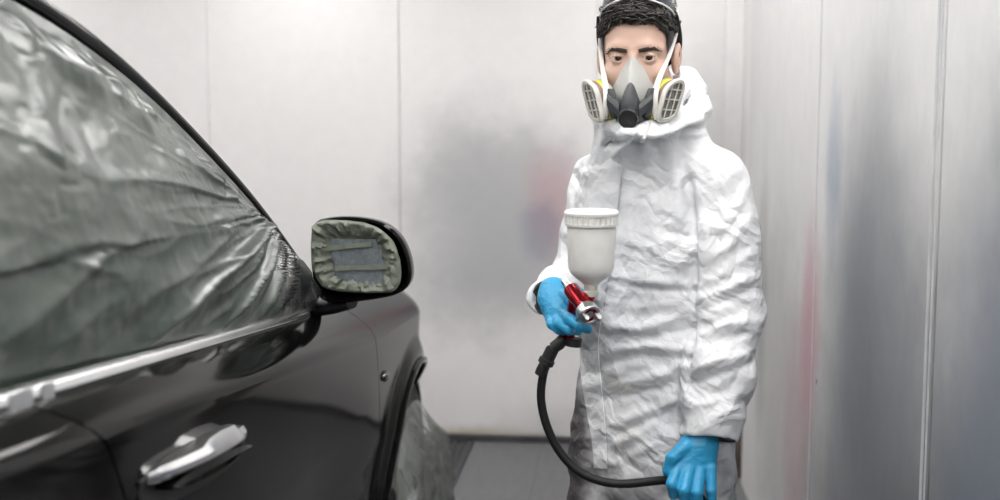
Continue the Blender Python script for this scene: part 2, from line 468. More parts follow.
CAR_X = -1.56                        # the car's centre line
def zb(y):                           # belt line height
    if y < .6: return 1.205+.043-.02*(.6-y)*(.6-y)*.3
    return 1.205-.0785*(y-1.15)
def zc(y): return 1.100-.10*(y-1.59)  # crease along the doors
def body_x(y, z):
    b, c = zb(y), zc(y)
    if y > 2.9: c = zc(2.9)-.05*(y-2.9)
    if z >= c:
        t = (b-z)/(b-c); t = max(0, min(1, t))
        x = -.692+.0785*(.78*(1-(1-t)**2)+.22*t)
    else:
        x = np.interp(z, [.30, .40, .52, .66, .80, c], [-.745, -.708, -.680, -.655, -.633, -.6135])
        k = max(0, min(1, (y-2.25)/.6)); k = k*k*(3-2*k)*.8       # the flank stands upright towards the wheel
        x += k*(np.interp(z, [.30, .40, .52, .66, .80, c], [-.70, -.660, -.636, -.621, -.617, -.6135])-x)
    d = math.hypot(y-WY, z-WZ)       # flared lip round the front wheel arch
    if y > 2.6:
        q = max(0, min(1, (.50-d)/.070)); q = q*q*(3-2*q); x += .019*q*(1 if z < c else max(0, 1-(z-c)/.12))
    if y > 3.45: x -= .42*((y-3.45)/.6)**2.2
    return x
WY, WZ, WR = 3.40, .385, .375
AR = .410                            # arch radius
def arch_z(y): return WZ+math.sqrt(max(AR*AR-(y-WY)**2, 0)) if abs(y-WY) < AR else None

car = empty('car', (CAR_X, 1.7, 0), 'black sport utility car with masked windows, parked on the left', 'car')
def mirrored(o, name=None):
    return o
def side_panel(name, y0f, y1f, ztop, zbot, ny, nzr, parent=car, m='paint', solid=.010):
    """a body panel between two shut lines, each given as y for a height z; the same on the far side"""
    rows = []
    for j in range(nzr+1):
        h = 1-j/nzr; row = []
        for i in range(ny+1):
            s = (i/ny); y = .5*(y0f(.8)+y1f(.8))
            for _ in range(24):
                za, zt = zbot(y), ztop(y); z = za+(zt-za)*h
                a, c = y0f(z), y1f(z); y = .6*y+.4*(a+(c-a)*s)
            row.append((body_x(y, z), y, z))
        rows.append(row)
    b = MB(); b.grid(rows); o = b.build(name, M[m], parent, solid=solid, orient=(1, 0, 0), angle=24)
    b2 = MB(); b2.grid([[(2*CAR_X-p[0], p[1], p[2]) for p in r] for r in rows])
    b2.build(name, M[m], parent, solid=solid, orient=(-1, 0, 0), angle=24)
    return o
def lerp_tab(xs_, ys_): return lambda z: float(np.interp(z, xs_, ys_))
front_cut = lerp_tab([.33, .50, .66, .78, .88, .955, 1.01, 1.05, 1.09], [2.945, 2.94, 2.925, 2.90, 2.868, 2.835, 2.80, 2.76, 2.70])
rear_cut = lerp_tab([.33, .70, .95, 1.04, 1.12, 1.165, 1.20], [1.40, 1.40, 1.37, 1.325, 1.275, 1.235, 1.19])
G = .0027
sill = lambda y: .33
side_panel('front_door', lambda z: rear_cut(z)+G, lambda z: front_cut(z)-G, zb, sill, 80, 70)
side_panel('rear_door', lambda z: .12, lambda z: rear_cut(z)-G, zb, sill, 40, 60)
side_panel('rear_quarter', lambda z: -.55, lambda z: .115, zb, lambda y: .45, 20, 40)
def f_top(y): return zb(y) if y < 3.5 else zb(3.5)-.06*((y-3.5)/.5)**2
def f_bot(y):
    a = arch_z(y); return max(.36, a) if a else .36
side_panel('front_fender', lambda z: front_cut(z)+G, lambda z: 4.02, f_top, f_bot, 240, 70, solid=.012)
# lip rolled round the arch
b = MB(); lip = []
for a in np.linspace(-12, 186, 60):
    y, z = WY+(AR+.004)*math.cos(math.radians(a)), WZ+(AR+.004)*math.sin(math.radians(a))
    lip.append((body_x(y, z)+.004, y, z))
b.tube(lip, .010, 8); b.build('arch_lip', M['paint'], car)
# dark shell behind the panel gaps, inside of the wheel arch
b = MB()
rs = []
for y in np.linspace(-.5, 2.78, 24):
    rs.append([(-.735, y, zb(y)-.02), (-.68, y, .85), (-.73, y, .5), (-.79, y, .31), (2*CAR_X+.79, y, .31), (2*CAR_X+.68, y, .85), (2*CAR_X+.735, y, zb(y)-.02)])
b.rings(rs); b.build('underbody', M['gap'], car, smooth=False)
b = MB(); rs = []
for x in (-.66, -1.02):
    rs.append([(x, WY+(AR+.02)*math.cos(a), WZ+(AR+.02)*math.sin(a)) for a in np.linspace(-.35, math.pi+.35, 30)])
b.rings(rs, cap0=False, cap1=True, closed=False); b.build('wheel_arch_liner', M['gap'], car)
# hood
rows = []
for y in np.linspace(2.62, 4.0, 30):
    w = -.695-(.40*((y-3.45)/.6)**2.2 if y > 3.45 else 0); zt = zb(y) if y < 3.5 else zb(3.5)-.06*((y-3.5)/.5)**2
    row = []
    for s in np.linspace(0, 1, 31):
        x = w+(2*CAR_X-2*w)*s
        row.append((x, y, zt+.004+.05*(1-abs(2*s-1)**2.6)))
    rows.append(row)
b = MB(); b.grid(rows); b.build('hood', M['paint'], car, solid=.01, orient=(0, 0, 1))
# nose: bumper, grille, lamps
b = MB(); rs = []
for s in np.linspace(0, 1, 25):
    x = -1.0-(s)*(2*(CAR_X+1.0)*-1)
    bow = .10*(1-abs(2*s-1)**2)
    rs.append([(x, 3.86+bow, 1.02), (x, 4.0+bow, .93), (x, 4.04+bow, .72), (x, 4.08+bow, .55), (x, 4.02+bow, .36), (x, 3.7+bow, .34)])
b.rings(rs, closed=False, cap0=False, cap1=False); b.build('front_bumper', M['paint'], car, solid=.01, orient=(0, 1, 0))
b = MB()
for k in range(5): b.box((CAR_X-.36, 4.05, .70+k*.045), (CAR_X+.36, 4.13, .72+k*.045))
b.build('grille', M['chrome'], car, bevel=.004)
for sx in (-1, 1):
    b = MB(); b.lathe((CAR_X+sx*.52, 3.93, .84), (sx*.35, 1, .1), [(0, .10), (.06, .115), (.10, .10), (.13, .05)], 24)
    b.build('headlamp', M['mirror'], car)
# roof, pillars, glass
def win_x(z): return -.700-.155*(z-1.13)/.6
PIL = [(2.52, 1.20), (2.45, 1.262), (2.285, 1.394), (2.06, 1.520), (1.895, 1.607), (1.75, 1.664), (1.60, 1.711), (1.42, 1.748), (1.15, 1.772), (.6, 1.79), (0.0, 1.775), (-.40, 1.72), (-.56, 1.66)]
_py = [p[0] for p in PIL][::-1]; _pz = [p[1] for p in PIL][::-1]
def roof_z(y): return float(np.interp(y, _py, _pz))
def smooth_path(pl, n):
    t = np.arange(len(pl)); pl = np.array(pl, float)
    q = np.linspace(0, len(pl)-1, n); out = np.stack([np.interp(q, t, pl[:, k]) for k in range(pl.shape[1])], 1)
    for _ in range(24): out[1:-1] = .25*out[:-2]+.5*out[1:-1]+.25*out[2:]
    return out
SM = smooth_path(PIL, 90)
_sy, _sz = SM[::-1, 0], SM[::-1, 1]
def roof_z(y): return float(np.interp(y, _sy, _sz))
rs = []
for (y, z) in SM:
    x = win_x(z); k = .030
    rs.append([(x-.004, y-.010, z-.026), (x+.006, y-.004, z-.014), (x+.006, y+.001, z-.002), (x-.004, y+.004, z+.008), (x-.022, y+.006, z+.012), (x-.07, y+.006, z+.012), (x-.07, y-.02, z-.035)])
b = MB(); b.rings(rs); b.build('roof_pillar', M['paint'], car, angle=60)
b = MB(); b.rings([[(2*CAR_X-p[0], p[1], p[2]) for p in r] for r in rs]); b.build('roof_pillar', M['paint'], car, angle=60)
rows = []
for (y, z) in SM[30:]:
    x = win_x(z)-.05; rows.append([(x+(2*CAR_X-2*x)*s, y, z+.008+.03*(1-abs(2*s-1)**2.2)) for s in np.linspace(0, 1, 25)])
b = MB(); b.grid(rows); b.build('roof', M['paint'], car, solid=.01, orient=(0, 0, 1))
rows = []
for (y, z) in SM[:32]:
    x = win_x(z)-.05; rows.append([(x+(2*CAR_X-2*x)*s, y+.10*(1-abs(2*s-1)**2), z+.004) for s in np.linspace(0, 1, 25)])
b = MB(); b.grid(rows); b.build('windscreen', M['glass'], car, solid=.006, orient=(0, .5, .5))
rows = []
YS = np.linspace(2.47, -.5, 60)
for y in YS:
    z0, z1 = zb(y)-.02, roof_z(y)-.012; rows.append([(win_x(z)-.014, y, z) for z in np.linspace(z0, z1, 12)])
b = MB(); b.grid(rows); b.build('side_window', M['glass'], car, solid=.005, orient=(1, 0, 0))
b = MB(); b.grid([[(2*CAR_X-p[0], p[1], p[2]) for p in r] for r in rows]); b.build('side_window', M['glass'], car, solid=.005, orient=(-1, 0, 0))
# bright belt moulding, in two lengths meeting at the pillar
def belt_strip(y0, y1):
    rs = []
    for y in np.linspace(y0, y1, 40):
        z = zb(y); x = -.684
        w = .0085
        rs.append([(x-.012, y, z+w+.003), (x-.003, y, z+w+.002), (x+.004, y, z+w-.004), (x+.006, y, z-.004), (x+.002, y, z-w), (x-.010, y, z-w)])
    b = MB(); b.rings(rs); return b.build('belt_moulding', M['chrome'], car, angle=50)
belt_strip(1.20, 2.43); belt_strip(-.45, 1.19)
b = MB()
b.frame_box((-.680, 1.185, zb(1.185)-.002), (.007, 0, 0), (0, .026, -.002), (0, 0, .0135)); b.frame_box((-.679, 1.245, zb(1.245)), (.006, 0, 0), (0, .016, -.0012), (0, 0, .0125))
b.build('moulding_clip', M['chrome'], car, bevel=.003)
# door handle
hy0, hy1 = 1.385, 1.765
def hz(y): return 1.046-.10*(y-1.42)
b = MB(); rs = []
for y in np.linspace(hy0-.02, hy1+.02, 24):
    t = (y-hy0+.02)/(hy1-hy0+.04); w = .042*math.sin(math.pi*min(1, max(.02, t)))**.35
    z = hz(y)-.018; x = body_x(y, z)+.002
    rs.append([(x-.006, y, z+w), (x+.003, y, z+w*.9), (x-.002, y, z), (x+.003, y, z-w*.9), (x-.006, y, z-w)])
b.rings(rs); dh = b.build('door_handle', M['black'], car, angle=30)
b = MB(); rs = []
prof = [(0, .006), (.05, .014), (.12, .015), (.40, .017), (.47, .030), (.60, .034), (.78, .032), (.84, .018), (.96, .017), (1, .006)]
for t in np.linspace(0, 1, 40):
    y = hy0+(hy1-hy0)*t; h = 1.3*float(np.interp(t, [q[0] for q in prof], [q[1] for q in prof])); z = hz(y); x = body_x(y, z)
    o = .030*math.sin(math.pi*min(1, max(0, t)))**.4+.004
    rs.append([(x, y, z+h*.55), (x+o*.7, y, z+h*.6), (x+o, y, z+h*.2), (x+o, y, z-.004), (x+o*.8, y, z-.010), (x, y, z-.010)])
b.rings(rs); b.build('grip', M['chrome'], dh, angle=35)
b = MB(); rs = []
for t in np.linspace(0, 1, 24):
    y = hy0+.03+(hy1-hy0-.05)*t; z = hz(y)-.022; x = body_x(y, z); h = .014*math.sin(math.pi*min(.99, max(.01, t)))**.5
    rs.append([(x, y, z+h), (x+.026, y, z+h*.9), (x+.030, y, z), (x+.022, y, z-h), (x, y, z-h)])
b.rings(rs); b.build('pull', M['paint'], dh, angle=35)
# side indicator on the fender
q = PX(386, 376, -.60)
for _ in range(12): q = PX(386, 376, body_x(q[1], q[2])+.004)
b = MB()
b.lathe(q-np.array([.016, 0, 0]), (1, 0, 0), [(0, .026), (.012, .026), (.020, .022), (.024, .010)], 20); o = b.build('side_indicator', M['amber'], car)
for v in o.data.vertices: v.co.z = (v.co.z-(q[2]))*.62+q[2]
# door mirror
q0 = PX(330, 300, -.60)
my = 2.44
def mpix(u, v, y=my): return P(u, v, y)
outline = [(312, 224), (318, 219), (330, 217), (348, 216.5), (366, 218), (382, 222), (394, 229), (403, 240), (409, 255), (412, 271), (411, 283), (405, 291), (394, 296), (376, 299.5), (356, 302), (338, 303.5), (325, 303), (317, 296), (313, 280), (311, 262), (310.5, 242)]
def resample(pl, n):
    pl = np.array(pl+[pl[0]], float); d = np.r_[0, np.cumsum(np.hypot(*np.diff(pl, axis=0).T))]
    s = np.linspace(0, d[-1], n, endpoint=False); out = np.stack([np.interp(s, d, pl[:, k]) for k in (0, 1)], 1)
    for _ in range(3): out = .25*np.roll(out, 1, 0)+.5*out+.25*np.roll(out, -1, 0)
    return out
ol = resample(outline, 72); cen = np.array([360, 261.0])
def m_ring(k, dy, shift=(0, 0), pull=0):
    r = []
    for (u, v) in ol:
        uu, vv = cen+(np.array([u, v])-cen)*k+np.array(shift)
        p = mpix(uu, vv); p[1] = my+dy+pull*((u-360)/50)
        r.append(p)
    return r
b = MB()
b.rings([m_ring(.86, .030), m_ring(.90, .004), m_ring(.945, -.006), m_ring(.985, -.004), m_ring(1.0, .006), m_ring(1.0, .03, pull=.004), m_ring(.965, .06, (-2, 0), .01), m_ring(.86, .09, (-5, 1), .012), m_ring(.66, .115, (-9, 2), .012), m_ring(.35, .128, (-12, 2), .01)], cap0=False, cap1=True)
hs = b.build('door_mirror', M['paint'], car, angle=60)
b = MB(); b.rings([m_ring(.70, .029), m_ring(.70, .034)]); b.build('mirror_glass', M['mirror'], hs, angle=30)
b = MB()
arm = [P(352, 303, 2.47), P(335, 306, 2.49), P(318, 308, 2.51), P(300, 308, 2.53)]
b.tube(arm, [.022, .030, .034, .036], 16, flat=((0, 1, 0), .6)); b.build('mirror_arm', M['black'], hs)
b = MB()
tri = [(2.56, 1.10), (2.50, 1.215), (2.47, 1.245), (2.38, 1.115)]
b.rings([[(win_x(z)+o, y, z) for y, z in tri] for o in (-.02, .002)]); b.build('mirror_base', M['paint_m'], car, bevel=.006)

# front wheel
wx = -.635
b = MB(); rs_ = [(0, .225), (.004, .25), (0, .29), (.004, .33), (.02, .36), (.05, .373), (.12, .376), (.19, .373), (.22, .36), (.235, .32), (.24, .25), (.235, .225)]
b.lathe((wx, WY, WZ), (-1, 0, 0), rs_, 64, caps=False)
wh = b.build('front_wheel', M['tyre'], car)
b = MB(); b.lathe((wx+.002, WY, WZ), (-1, 0, 0), [(.0, .228), (.012, .215), (.05, .205), (.2, .205), (.23, .226)], 48, caps=False)
b.lathe((wx-.0, WY, WZ), (-1, 0, 0), [(.01, .05), (.02, .07), (.07, .07)], 24)
for k in range(5):
    a = k*2*math.pi/5
    d = np.array([0, math.cos(a), math.sin(a)]); e = np.array([0, -math.sin(a), math.cos(a)])
    c0 = np.array([wx-.04, WY, WZ])
    b.rings([[c0+d*r+e*w*s1+np.array([o+q*.02, 0, 0]) for s1, q in ((-1, -1), (1, -1), (.7, 1), (-.7, 1))] for r, w, o in ((.05, .035, 0), (.13, .028, .008), (.212, .036, .0))])
b.build('rim', M['alloy'], wh, angle=30)
b = MB(); b.lathe((wx, .32, WZ), (-1, 0, 0), rs_, 48, caps=False); w2 = b.build('rear_wheel', M['tyre'], car)
b = MB(); b.lathe((wx, .32, WZ), (-1, 0, 0), [(.0, .228), (.03, .20), (.04, .05)], 32); b.build('rim', M['alloy'], w2, angle=30)
for nm, yy in (('front_wheel', WY), ('rear_wheel', .32)):
    b = MB(); b.lathe((2*CAR_X-wx, yy, WZ), (1, 0, 0), rs_, 48, caps=False); w2 = b.build(nm, M['tyre'], car)
    b = MB(); b.lathe((2*CAR_X-wx, yy, WZ), (1, 0, 0), [(.0, .228), (.03, .20), (.04, .05)], 32); b.build('rim', M['alloy'], w2, angle=30)

# ================================================================== MASKING
M['film'] = film_mat('masking film', (.036, .054, .039), .85, .40, 16, .10, 1.0, coat=.85)
M['film_dark'] = film_mat('clear masking film', (.19, .205, .19), .50, .16, 18, .25, .6, coat=.5)
M['film_end'] = film_mat('bunched masking film', (.018, .021, .018), .85, .22, 14, .10, .6, coat=.8)
M['paper'] = mat('crumpled masking paper', (.165, .185, .145), .5, noise=.2, nscale=40, bumps=.25, bscale=70)
M['paper_blue'] = mat('grey masking paper', (.135, .160, .170), .65, noise=.25, nscale=90, bumps=.2, bscale=220)
M['tape'] = mat('cream masking tape', (.55, .52, .38), .6)

# film over the side windows
TY, TZ = 2.335, 1.345                 # where the film is gathered
def film_pt(y, t):
    z0 = zb(y)+.006+(.012 if y > 2.3 else 0)*0; z1 = roof_z(y)-.036
    z = z0+(z1-z0)*t
    p = Vector((0, y, z))
    dy, dz = y-TY, z-TZ; r = math.hypot(dy, dz); ph = math.atan2(dz, dy)
    n1 = mnoise.noise(Vector((ph*3.2, r*1.1, 0)))
    n2 = mnoise.noise(Vector((ph*9.0, r*2.3, 3.1)))
    n3 = mnoise.fractal(p*7.0, 1.0, 2.0, 4)
    fal = min(1, r/.14)*math.exp(-r/1.0)
    e = min(t, 1-t)*(z1-z0)             # distance from the taped edges
    edge = min(1, e/.045)*(1 if y < 2.1 else max(.15, min(1, (z1-z)/.10)))
    d = .008+.054*math.sin(math.pi*min(1, t*1.05))*min(1, (z1-z0)/.4)
    end = max(0, min(1, (2.475-y)/.05))
    edge *= end
    n4 = mnoise.noise(Vector((ph*17.0, r*4, 8.1)))
    d += edge*(.007*math.exp(-abs(n4)/.12)*math.exp(-r/.45)*min(1, r/.16)+.006*math.exp(-abs(mnoise.noise(p*13+Vector((n3, n3, n3))*.6))/.07)*mnoise.noise(p*3.1))
    d += edge*(.040*fal*(math.exp(-abs(n1)/.10)-.25)+.016*fal*math.exp(-abs(n2)/.16)+.007*n3)
    # loose puckers that follow the pillar
    k = (z1-z); along = y*9
    d += .014*math.exp(-((k-.085)/.03)**2)*(.6+mnoise.noise(Vector((along*1.3, 0, 5))))*min(1, k/.03)
    d += .010*math.exp(-((k-.045)/.02)**2)*mnoise.noise(Vector((along*2.7, 2, 5)))*1.6*min(1, k/.02)
    # the tight bunch beside the mirror
    if y > 2.15:
        w = min(1, (y-2.15)/.12)
        d += w*edge*min(1, (z1-z)/.14)*(.008*mnoise.fractal(Vector((y*11, z*8, 1.7)), 1, 2, 3)+.010*(math.exp(-abs(mnoise.noise(Vector((y*9+z*5, z*6, 4))))/.10)-.2))
    return (win_x(z)+max(d, -.010 if y < 2.28 else .006), y, z)
NYF, NTF = 420, 130
rows = [[film_pt(2.475-(2.475+.46)*(i/NYF)**1.25, j/NTF) for j in range(NTF+1)] for i in range(NYF+1)]
b = MB(); b.grid(rows)
i0 = next(i for i in range(NYF) if rows[i][0][1] < 2.20)
b = MB(); b.grid(rows[i0:]); fo = b.build('masking_film', M['film'], None, loc=(-.70, 1.2, 1.2), orient=(1, 0, 0), angle=180)
b = MB(); b.grid(rows[:i0+1]); b.build('gathered_end', M['film_end'], fo, orient=(1, 0, 0), angle=180)
tag(fo, 'wrinkled translucent plastic masking film taped over the side windows of the black car', 'plastic sheet')

# crumpled paper over the mirror face
inner = resample([(312.5, 226), (318, 221), (330, 219.5), (350, 220), (368, 222.5), (383, 229), (394, 240), (400, 254), (402.5, 270), (401, 284), (394, 292), (378, 292.5), (356, 292), (338, 291), (324, 287), (316, 276), (312.5, 258)], 96)
b = MB(); rows = []
ci = np.array([358, 259.0])
for k in np.linspace(0, 1, 46):
    row = []
    for (u, v) in np.r_[inner, inner[:1]]:
        uu, vv = ci+(np.array([u, v])-ci)*(k if k > .02 else .02)
        ang = math.atan2(v-ci[1], u-ci[0])
        cr = mnoise.noise(Vector((math.cos(ang)*3.2, math.sin(ang)*3.2, k*1.2)))
        cr2 = mnoise.noise(Vector((math.cos(ang)*9, math.sin(ang)*9, k*2.5)))
        dep = .016*(1-np.clip((k-.55)/.35, 0, 1))-.012*max(0, k-.9)/.1*.0
        dep -= (.014*math.exp(-abs(cr)/.12)+.007*math.exp(-abs(cr2)/.18))*np.clip((k-.45)/.3, 0, 1)*(1-np.clip((k-.94)/.06, 0, 1)*.5)
        dep += .0025*mnoise.noise(Vector((uu*.12, vv*.2, 7)))+.002*math.exp(-abs(mnoise.noise(Vector((uu*.02, vv*.07, 9))))/.06)
        p = P(uu, vv, my); p[1] = my-.012+dep+.004*(k > .97)
        row.append(p)
    rows.append(row)
b.grid(rows)
pm = b.build('masking_paper', M['paper'], None, loc=tuple(P(358, 300, my)), orient=(0, -1, 0), angle=60, solid=.0008)
tag(pm, 'crumpled grey green masking paper covering the glass of the car door mirror', 'paper')
# the pale sheet in its middle
b = MB(); rows = []
for j in range(13):
    row = []
    for i in range(17):
        u = 334+50*i/16+(-1.5 if j < 6 else 1); v = 239+46*j/12
        p = P(u, v, my); p[1] = my-.0065+.002*mnoise.noise(Vector((u*.05, v*.14, 2))); row.append(p)
    rows.append(row)
b.grid(rows); b.build('middle_sheet', M['paper_blue'], pm, orient=(0, -1, 0), solid=.0006)
b = MB()
for (a, c) in (((318, 249), (372, 243.5)), ((336, 268), (393, 266))):
    rows = []
    for s in np.linspace(0, 1, 14):
        u = a[0]+(c[0]-a[0])*s; v = a[1]+(c[1]-a[1])*s
        lo = P(u, v+2.2, my); hi = P(u, v-2.2, my); yy = my-.012+.0025*mnoise.noise(Vector((u*.09, v, 4)))
        lo[1] = hi[1] = yy; rows.append([lo, hi])
    b.grid(rows)
b.build('tape_strip', M['paper'], pm, orient=(0, -1, 0), solid=.0006)

# plastic drape over the front wheel
rows = []
for j in range(56):
    t = j/55; row = []
    for i in range(71):
        a = -1.12+2.3*i/70                # round the tyre, from front to rear
        y = WY+(.37+.03*t)*math.sin(a)
        z = (WZ+.275*math.cos(a*.98))*(1-t)+.012*t
        n1 = mnoise.noise(Vector((a*3.5, t*1.5, 1))); n2 = mnoise.noise(Vector((a*9, t*3, 6)))
        tk = min(1, t/.16); x = wx+.006+.016*tk+tk*(.070*math.sin(math.pi*min(1, t*1.0+.06))*math.cos(a*.75)+.035*(math.exp(-abs(n1)/.10)-.25)+.018*math.exp(-abs(n2)/.12)+.008*mnoise.fractal(Vector((a*9, t*8, 2)), 1, 2, 3))
        row.append((x, y, z))
    rows.append(row)
b = MB(); b.grid(rows); wf = b.build('wheel_cover', M['film_dark'], None, loc=(wx, WY, 0), orient=(1, 0, 0), angle=180)
b = MB(); r_ = []
for i in range(20, 71):
    j = 51; q = rows[j][i]; q2 = rows[j-4][i]; r_.append([(q[0]+.004, q[1], q[2]), (q2[0]+.004, q2[1], q2[2])])
b.grid(r_); b.build('tape_strip', M['tape'], wf, orient=(1, 0, 0), solid=.001)
tag(wf, 'clear plastic sheet draped over the front wheel of the black car', 'plastic sheet')

# ================================================================== THE PAINTER
M['tyvek'] = None
def tyvek(name='white coverall fabric', tones=()):
    m, nt, b = new_mat(name); L = nt.links.new
    b.inputs['Roughness'].default_value = .55; b.inputs['Specular IOR Level'].default_value = .35
    geo = N(nt, 'ShaderNodeNewGeometry')
    # yellowish paint spots down the front; dark grey on the hip
    cur = N(nt, 'ShaderNodeRGB'); cur.outputs[0].default_value = (.77, .78, .80, 1); cur = cur.outputs[0]
    n0 = N(nt, 'ShaderNodeTexNoise'); n0.inputs['Scale'].default_value = 14; n0.inputs['Detail'].default_value = 5; L(geo.outputs['Position'], n0.inputs['Vector'])
    for c, r, col, s, *nw in tones:
        nw = nw[0] if nw else 1.6
        sub = N(nt, 'ShaderNodeVectorMath', operation='SUBTRACT'); L(geo.outputs['Position'], sub.inputs[0]); sub.inputs[1].default_value = c
        dv = N(nt, 'ShaderNodeVectorMath', operation='DIVIDE'); L(sub.outputs[0], dv.inputs[0]); dv.inputs[1].default_value = r
        ln = N(nt, 'ShaderNodeVectorMath', operation='LENGTH'); L(dv.outputs[0], ln.inputs[0])
        w = N(nt, 'ShaderNodeMath', operation='MULTIPLY_ADD'); L(n0.outputs[0], w.inputs[0]); w.inputs[1].default_value = nw; w.inputs[2].default_value = -nw/2
        a = N(nt, 'ShaderNodeMath', operation='ADD'); L(ln.outputs['Value'], a.inputs[0]); L(w.outputs[0], a.inputs[1])
        mr = N(nt, 'ShaderNodeMapRange', interpolation_type='SMOOTHSTEP'); L(a.outputs[0], mr.inputs[0])
        mr.inputs[1].default_value = 1.1; mr.inputs[2].default_value = .2; mr.inputs[3].default_value = 0; mr.inputs[4].default_value = s
        x = N(nt, 'ShaderNodeMix', data_type='RGBA'); L(mr.outputs[0], x.inputs[0]); L(cur, x.inputs[6]); x.inputs[7].default_value = (*col, 1); cur = x.outputs[2]
    L(cur, b.inputs['Base Color'])
    # crinkles: flat facets that meet in straight sharp creases
    nzs = N(nt, 'ShaderNodeTexNoise'); nzs.inputs['Scale'].default_value = 9; nzs.inputs['Detail'].default_value = 3; L(geo.outputs['Position'], nzs.inputs['Vector'])
    mx = N(nt, 'ShaderNodeVectorMath', operation='MULTIPLY_ADD'); L(nzs.outputs['Color'], mx.inputs[0]); mx.inputs[1].default_value = (.11, .11, .11); L(geo.outputs['Position'], mx.inputs[2])
    h = None; rnd = random.Random(3)
    for k, (dr, half, sl) in enumerate((((.5, .2, .85), .022, .16), ((-.75, .1, .65), .027, .16), ((.95, .0, .3), .031, .12), ((.1, -.3, .95), .014, .12), ((-.6, .3, -.75), .0095, .10), ((.8, .3, -.5), .0075, .09))):
        dt = N(nt, 'ShaderNodeVectorMath', operation='DOT_PRODUCT'); L(mx.outputs[0], dt.inputs[0]); q = Vector(dr).normalized(); dt.inputs[1].default_value = q
        ad0 = N(nt, 'ShaderNodeMath', operation='ADD'); L(dt.outputs['Value'], ad0.inputs[0]); ad0.inputs[1].default_value = 10+rnd.random()
        pp = N(nt, 'ShaderNodeMath', operation='PINGPONG'); L(ad0.outputs[0], pp.inputs[0]); pp.inputs[1].default_value = half
        nm = N(nt, 'ShaderNodeTexNoise'); nm.inputs['Scale'].default_value = 5+2*k; nm.inputs['Detail'].default_value = 2
        mo = N(nt, 'ShaderNodeVectorMath', operation='ADD'); L(geo.outputs['Position'], mo.inputs[0]); mo.inputs[1].default_value = (k*3.1, k*1.7, 0); L(mo.outputs[0], nm.inputs['Vector'])
        ga_ = N(nt, 'ShaderNodeMapRange'); L(nm.outputs[0], ga_.inputs[0]); ga_.inputs[1].default_value = .38; ga_.inputs[2].default_value = .62; ga_.inputs[3].default_value = .06*sl; ga_.inputs[4].default_value = 1.15*sl
        ml = N(nt, 'ShaderNodeMath', operation='MULTIPLY'); L(pp.outputs[0], ml.inputs[0]); L(ga_.outputs[0], ml.inputs[1])
        if h is None: h = ml.outputs[0]
        else:
            ad = N(nt, 'ShaderNodeMath', operation='ADD'); L(h, ad.inputs[0]); L(ml.outputs[0], ad.inputs[1]); h = ad.outputs[0]
    bump(nt, b, h, 1.0, 1.0)
    return m
SPOTS_AND_TONES = [((-.04, 2.28, 1.00), (.035, .1, .055), (.72, .66, .34), .6), ((.02, 2.25, .975), (.05, .1, .03), (.72, .68, .40), .5),
          ((.0, 2.25, .89), (.10, .1, .05), (.62, .60, .52), .5), ((.06, 2.25, .68), (.24, .35, .19), (.30, .30, .31), .85),
          ((-.090, 2.43, .76), (.125, .17, .42), (.085, .08, .085), 1.0, .6), ((.28, 2.45, .68), (.10, .3, .22), (.40, .42, .44), .8)]  # dark grey down one hip, mid grey at the outer thigh
M['tyvek'] = tyvek(tones=SPOTS_AND_TONES); M['flap'] = tyvek('white flap fabric', SPOTS_AND_TONES[:2])
M['skin'] = mat('skin', (.66, .44, .35), .5, noise=.05, nscale=30, bumps=.08, bscale=300)
M['hair'] = mat('dark brown hair', (.020, .016, .014), .42, noise=.3, nscale=60)
M['brow'] = mat('dark eyebrow hair', (.030, .022, .018), .7)
M['eyewhite'] = mat('eye white', (.62, .58, .55), .15)
M['iris'] = mat('brown iris', (.035, .018, .010), .1)
M['glove'] = mat('blue nitrile rubber', (.028, .31, .56), .40, noise=.05, nscale=20, bumps=.12, bscale=120)
M['cuff'] = mat('dark sleeve lining', (.10, .09, .075), .8)
M['mask'] = mat('grey silicone', (.52, .52, .50), .45)
M['mask_dark'] = mat('charcoal mask plastic', (.060, .063, .068), .42)
M['valve'] = mat('black valve cap', (.028, .029, .031), .45)
M['white_p'] = mat('off white plastic', (.74, .72, .69), .4)
M['cart'] = mat('cartridge body', (.56, .55, .50), .45)
M['green'] = mat('lime green band', (.42, .62, .06), .45)
M['yellow'] = mat('yellow band', (.80, .66, .08), .45)
M['brownband'] = mat('brown band', (.22, .15, .13), .5)
M['grill'] = mat('grey filter grille', (.20, .20, .185), .6, noise=.3, nscale=200)
M['stud'] = mat('steel stud', (.8, .8, .8), .25, metal=.8)
M['lens'] = mat('clear goggle lens', (.35, .38, .41), .05, spec=.8)
def lens_mat():
    m, nt, b = new_mat('goggle lens glass')
    b.inputs['Base Color'].default_value = (.10, .12, .15, 1); b.inputs['Alpha'].default_value = .45; b.inputs['Roughness'].default_value = .05; b.inputs['Coat Weight'].default_value = .6
    return m
M['lens'] = lens_mat()
M['strap'] = mat('black elastic strap', (.02, .02, .022), .7)
M['boot'] = mat('dark work boot', (.04, .038, .036), .6)

PX0 = np.array([.095, 2.43])                    # middle of the trunk
TYAW = math.radians(33)
EX = np.array([math.cos(TYAW), -math.sin(TYAW), 0]); EFR = np.array([-math.sin(TYAW), -math.cos(TYAW), 0])
def T(lx, lf, z): return np.array([PX0[0], PX0[1], 0])+EX*lx+EFR*lf+np.array([0, 0, z])

man = empty('person', (.10, 2.43, 0), 'person in white hooded coverall and respirator holding a paint spray gun', 'person')

# joints
SHL, ELL, WRL = np.array([.228, 2.335, 1.405]), np.array([.243, 2.30, 1.145]), np.array([.206, 2.215, .905])
SHR, ELR, WRR = np.array([-.028, 2.53, 1.41]), np.array([-.070, 2.50, 1.180]), np.array([-.128, 2.275, 1.172])

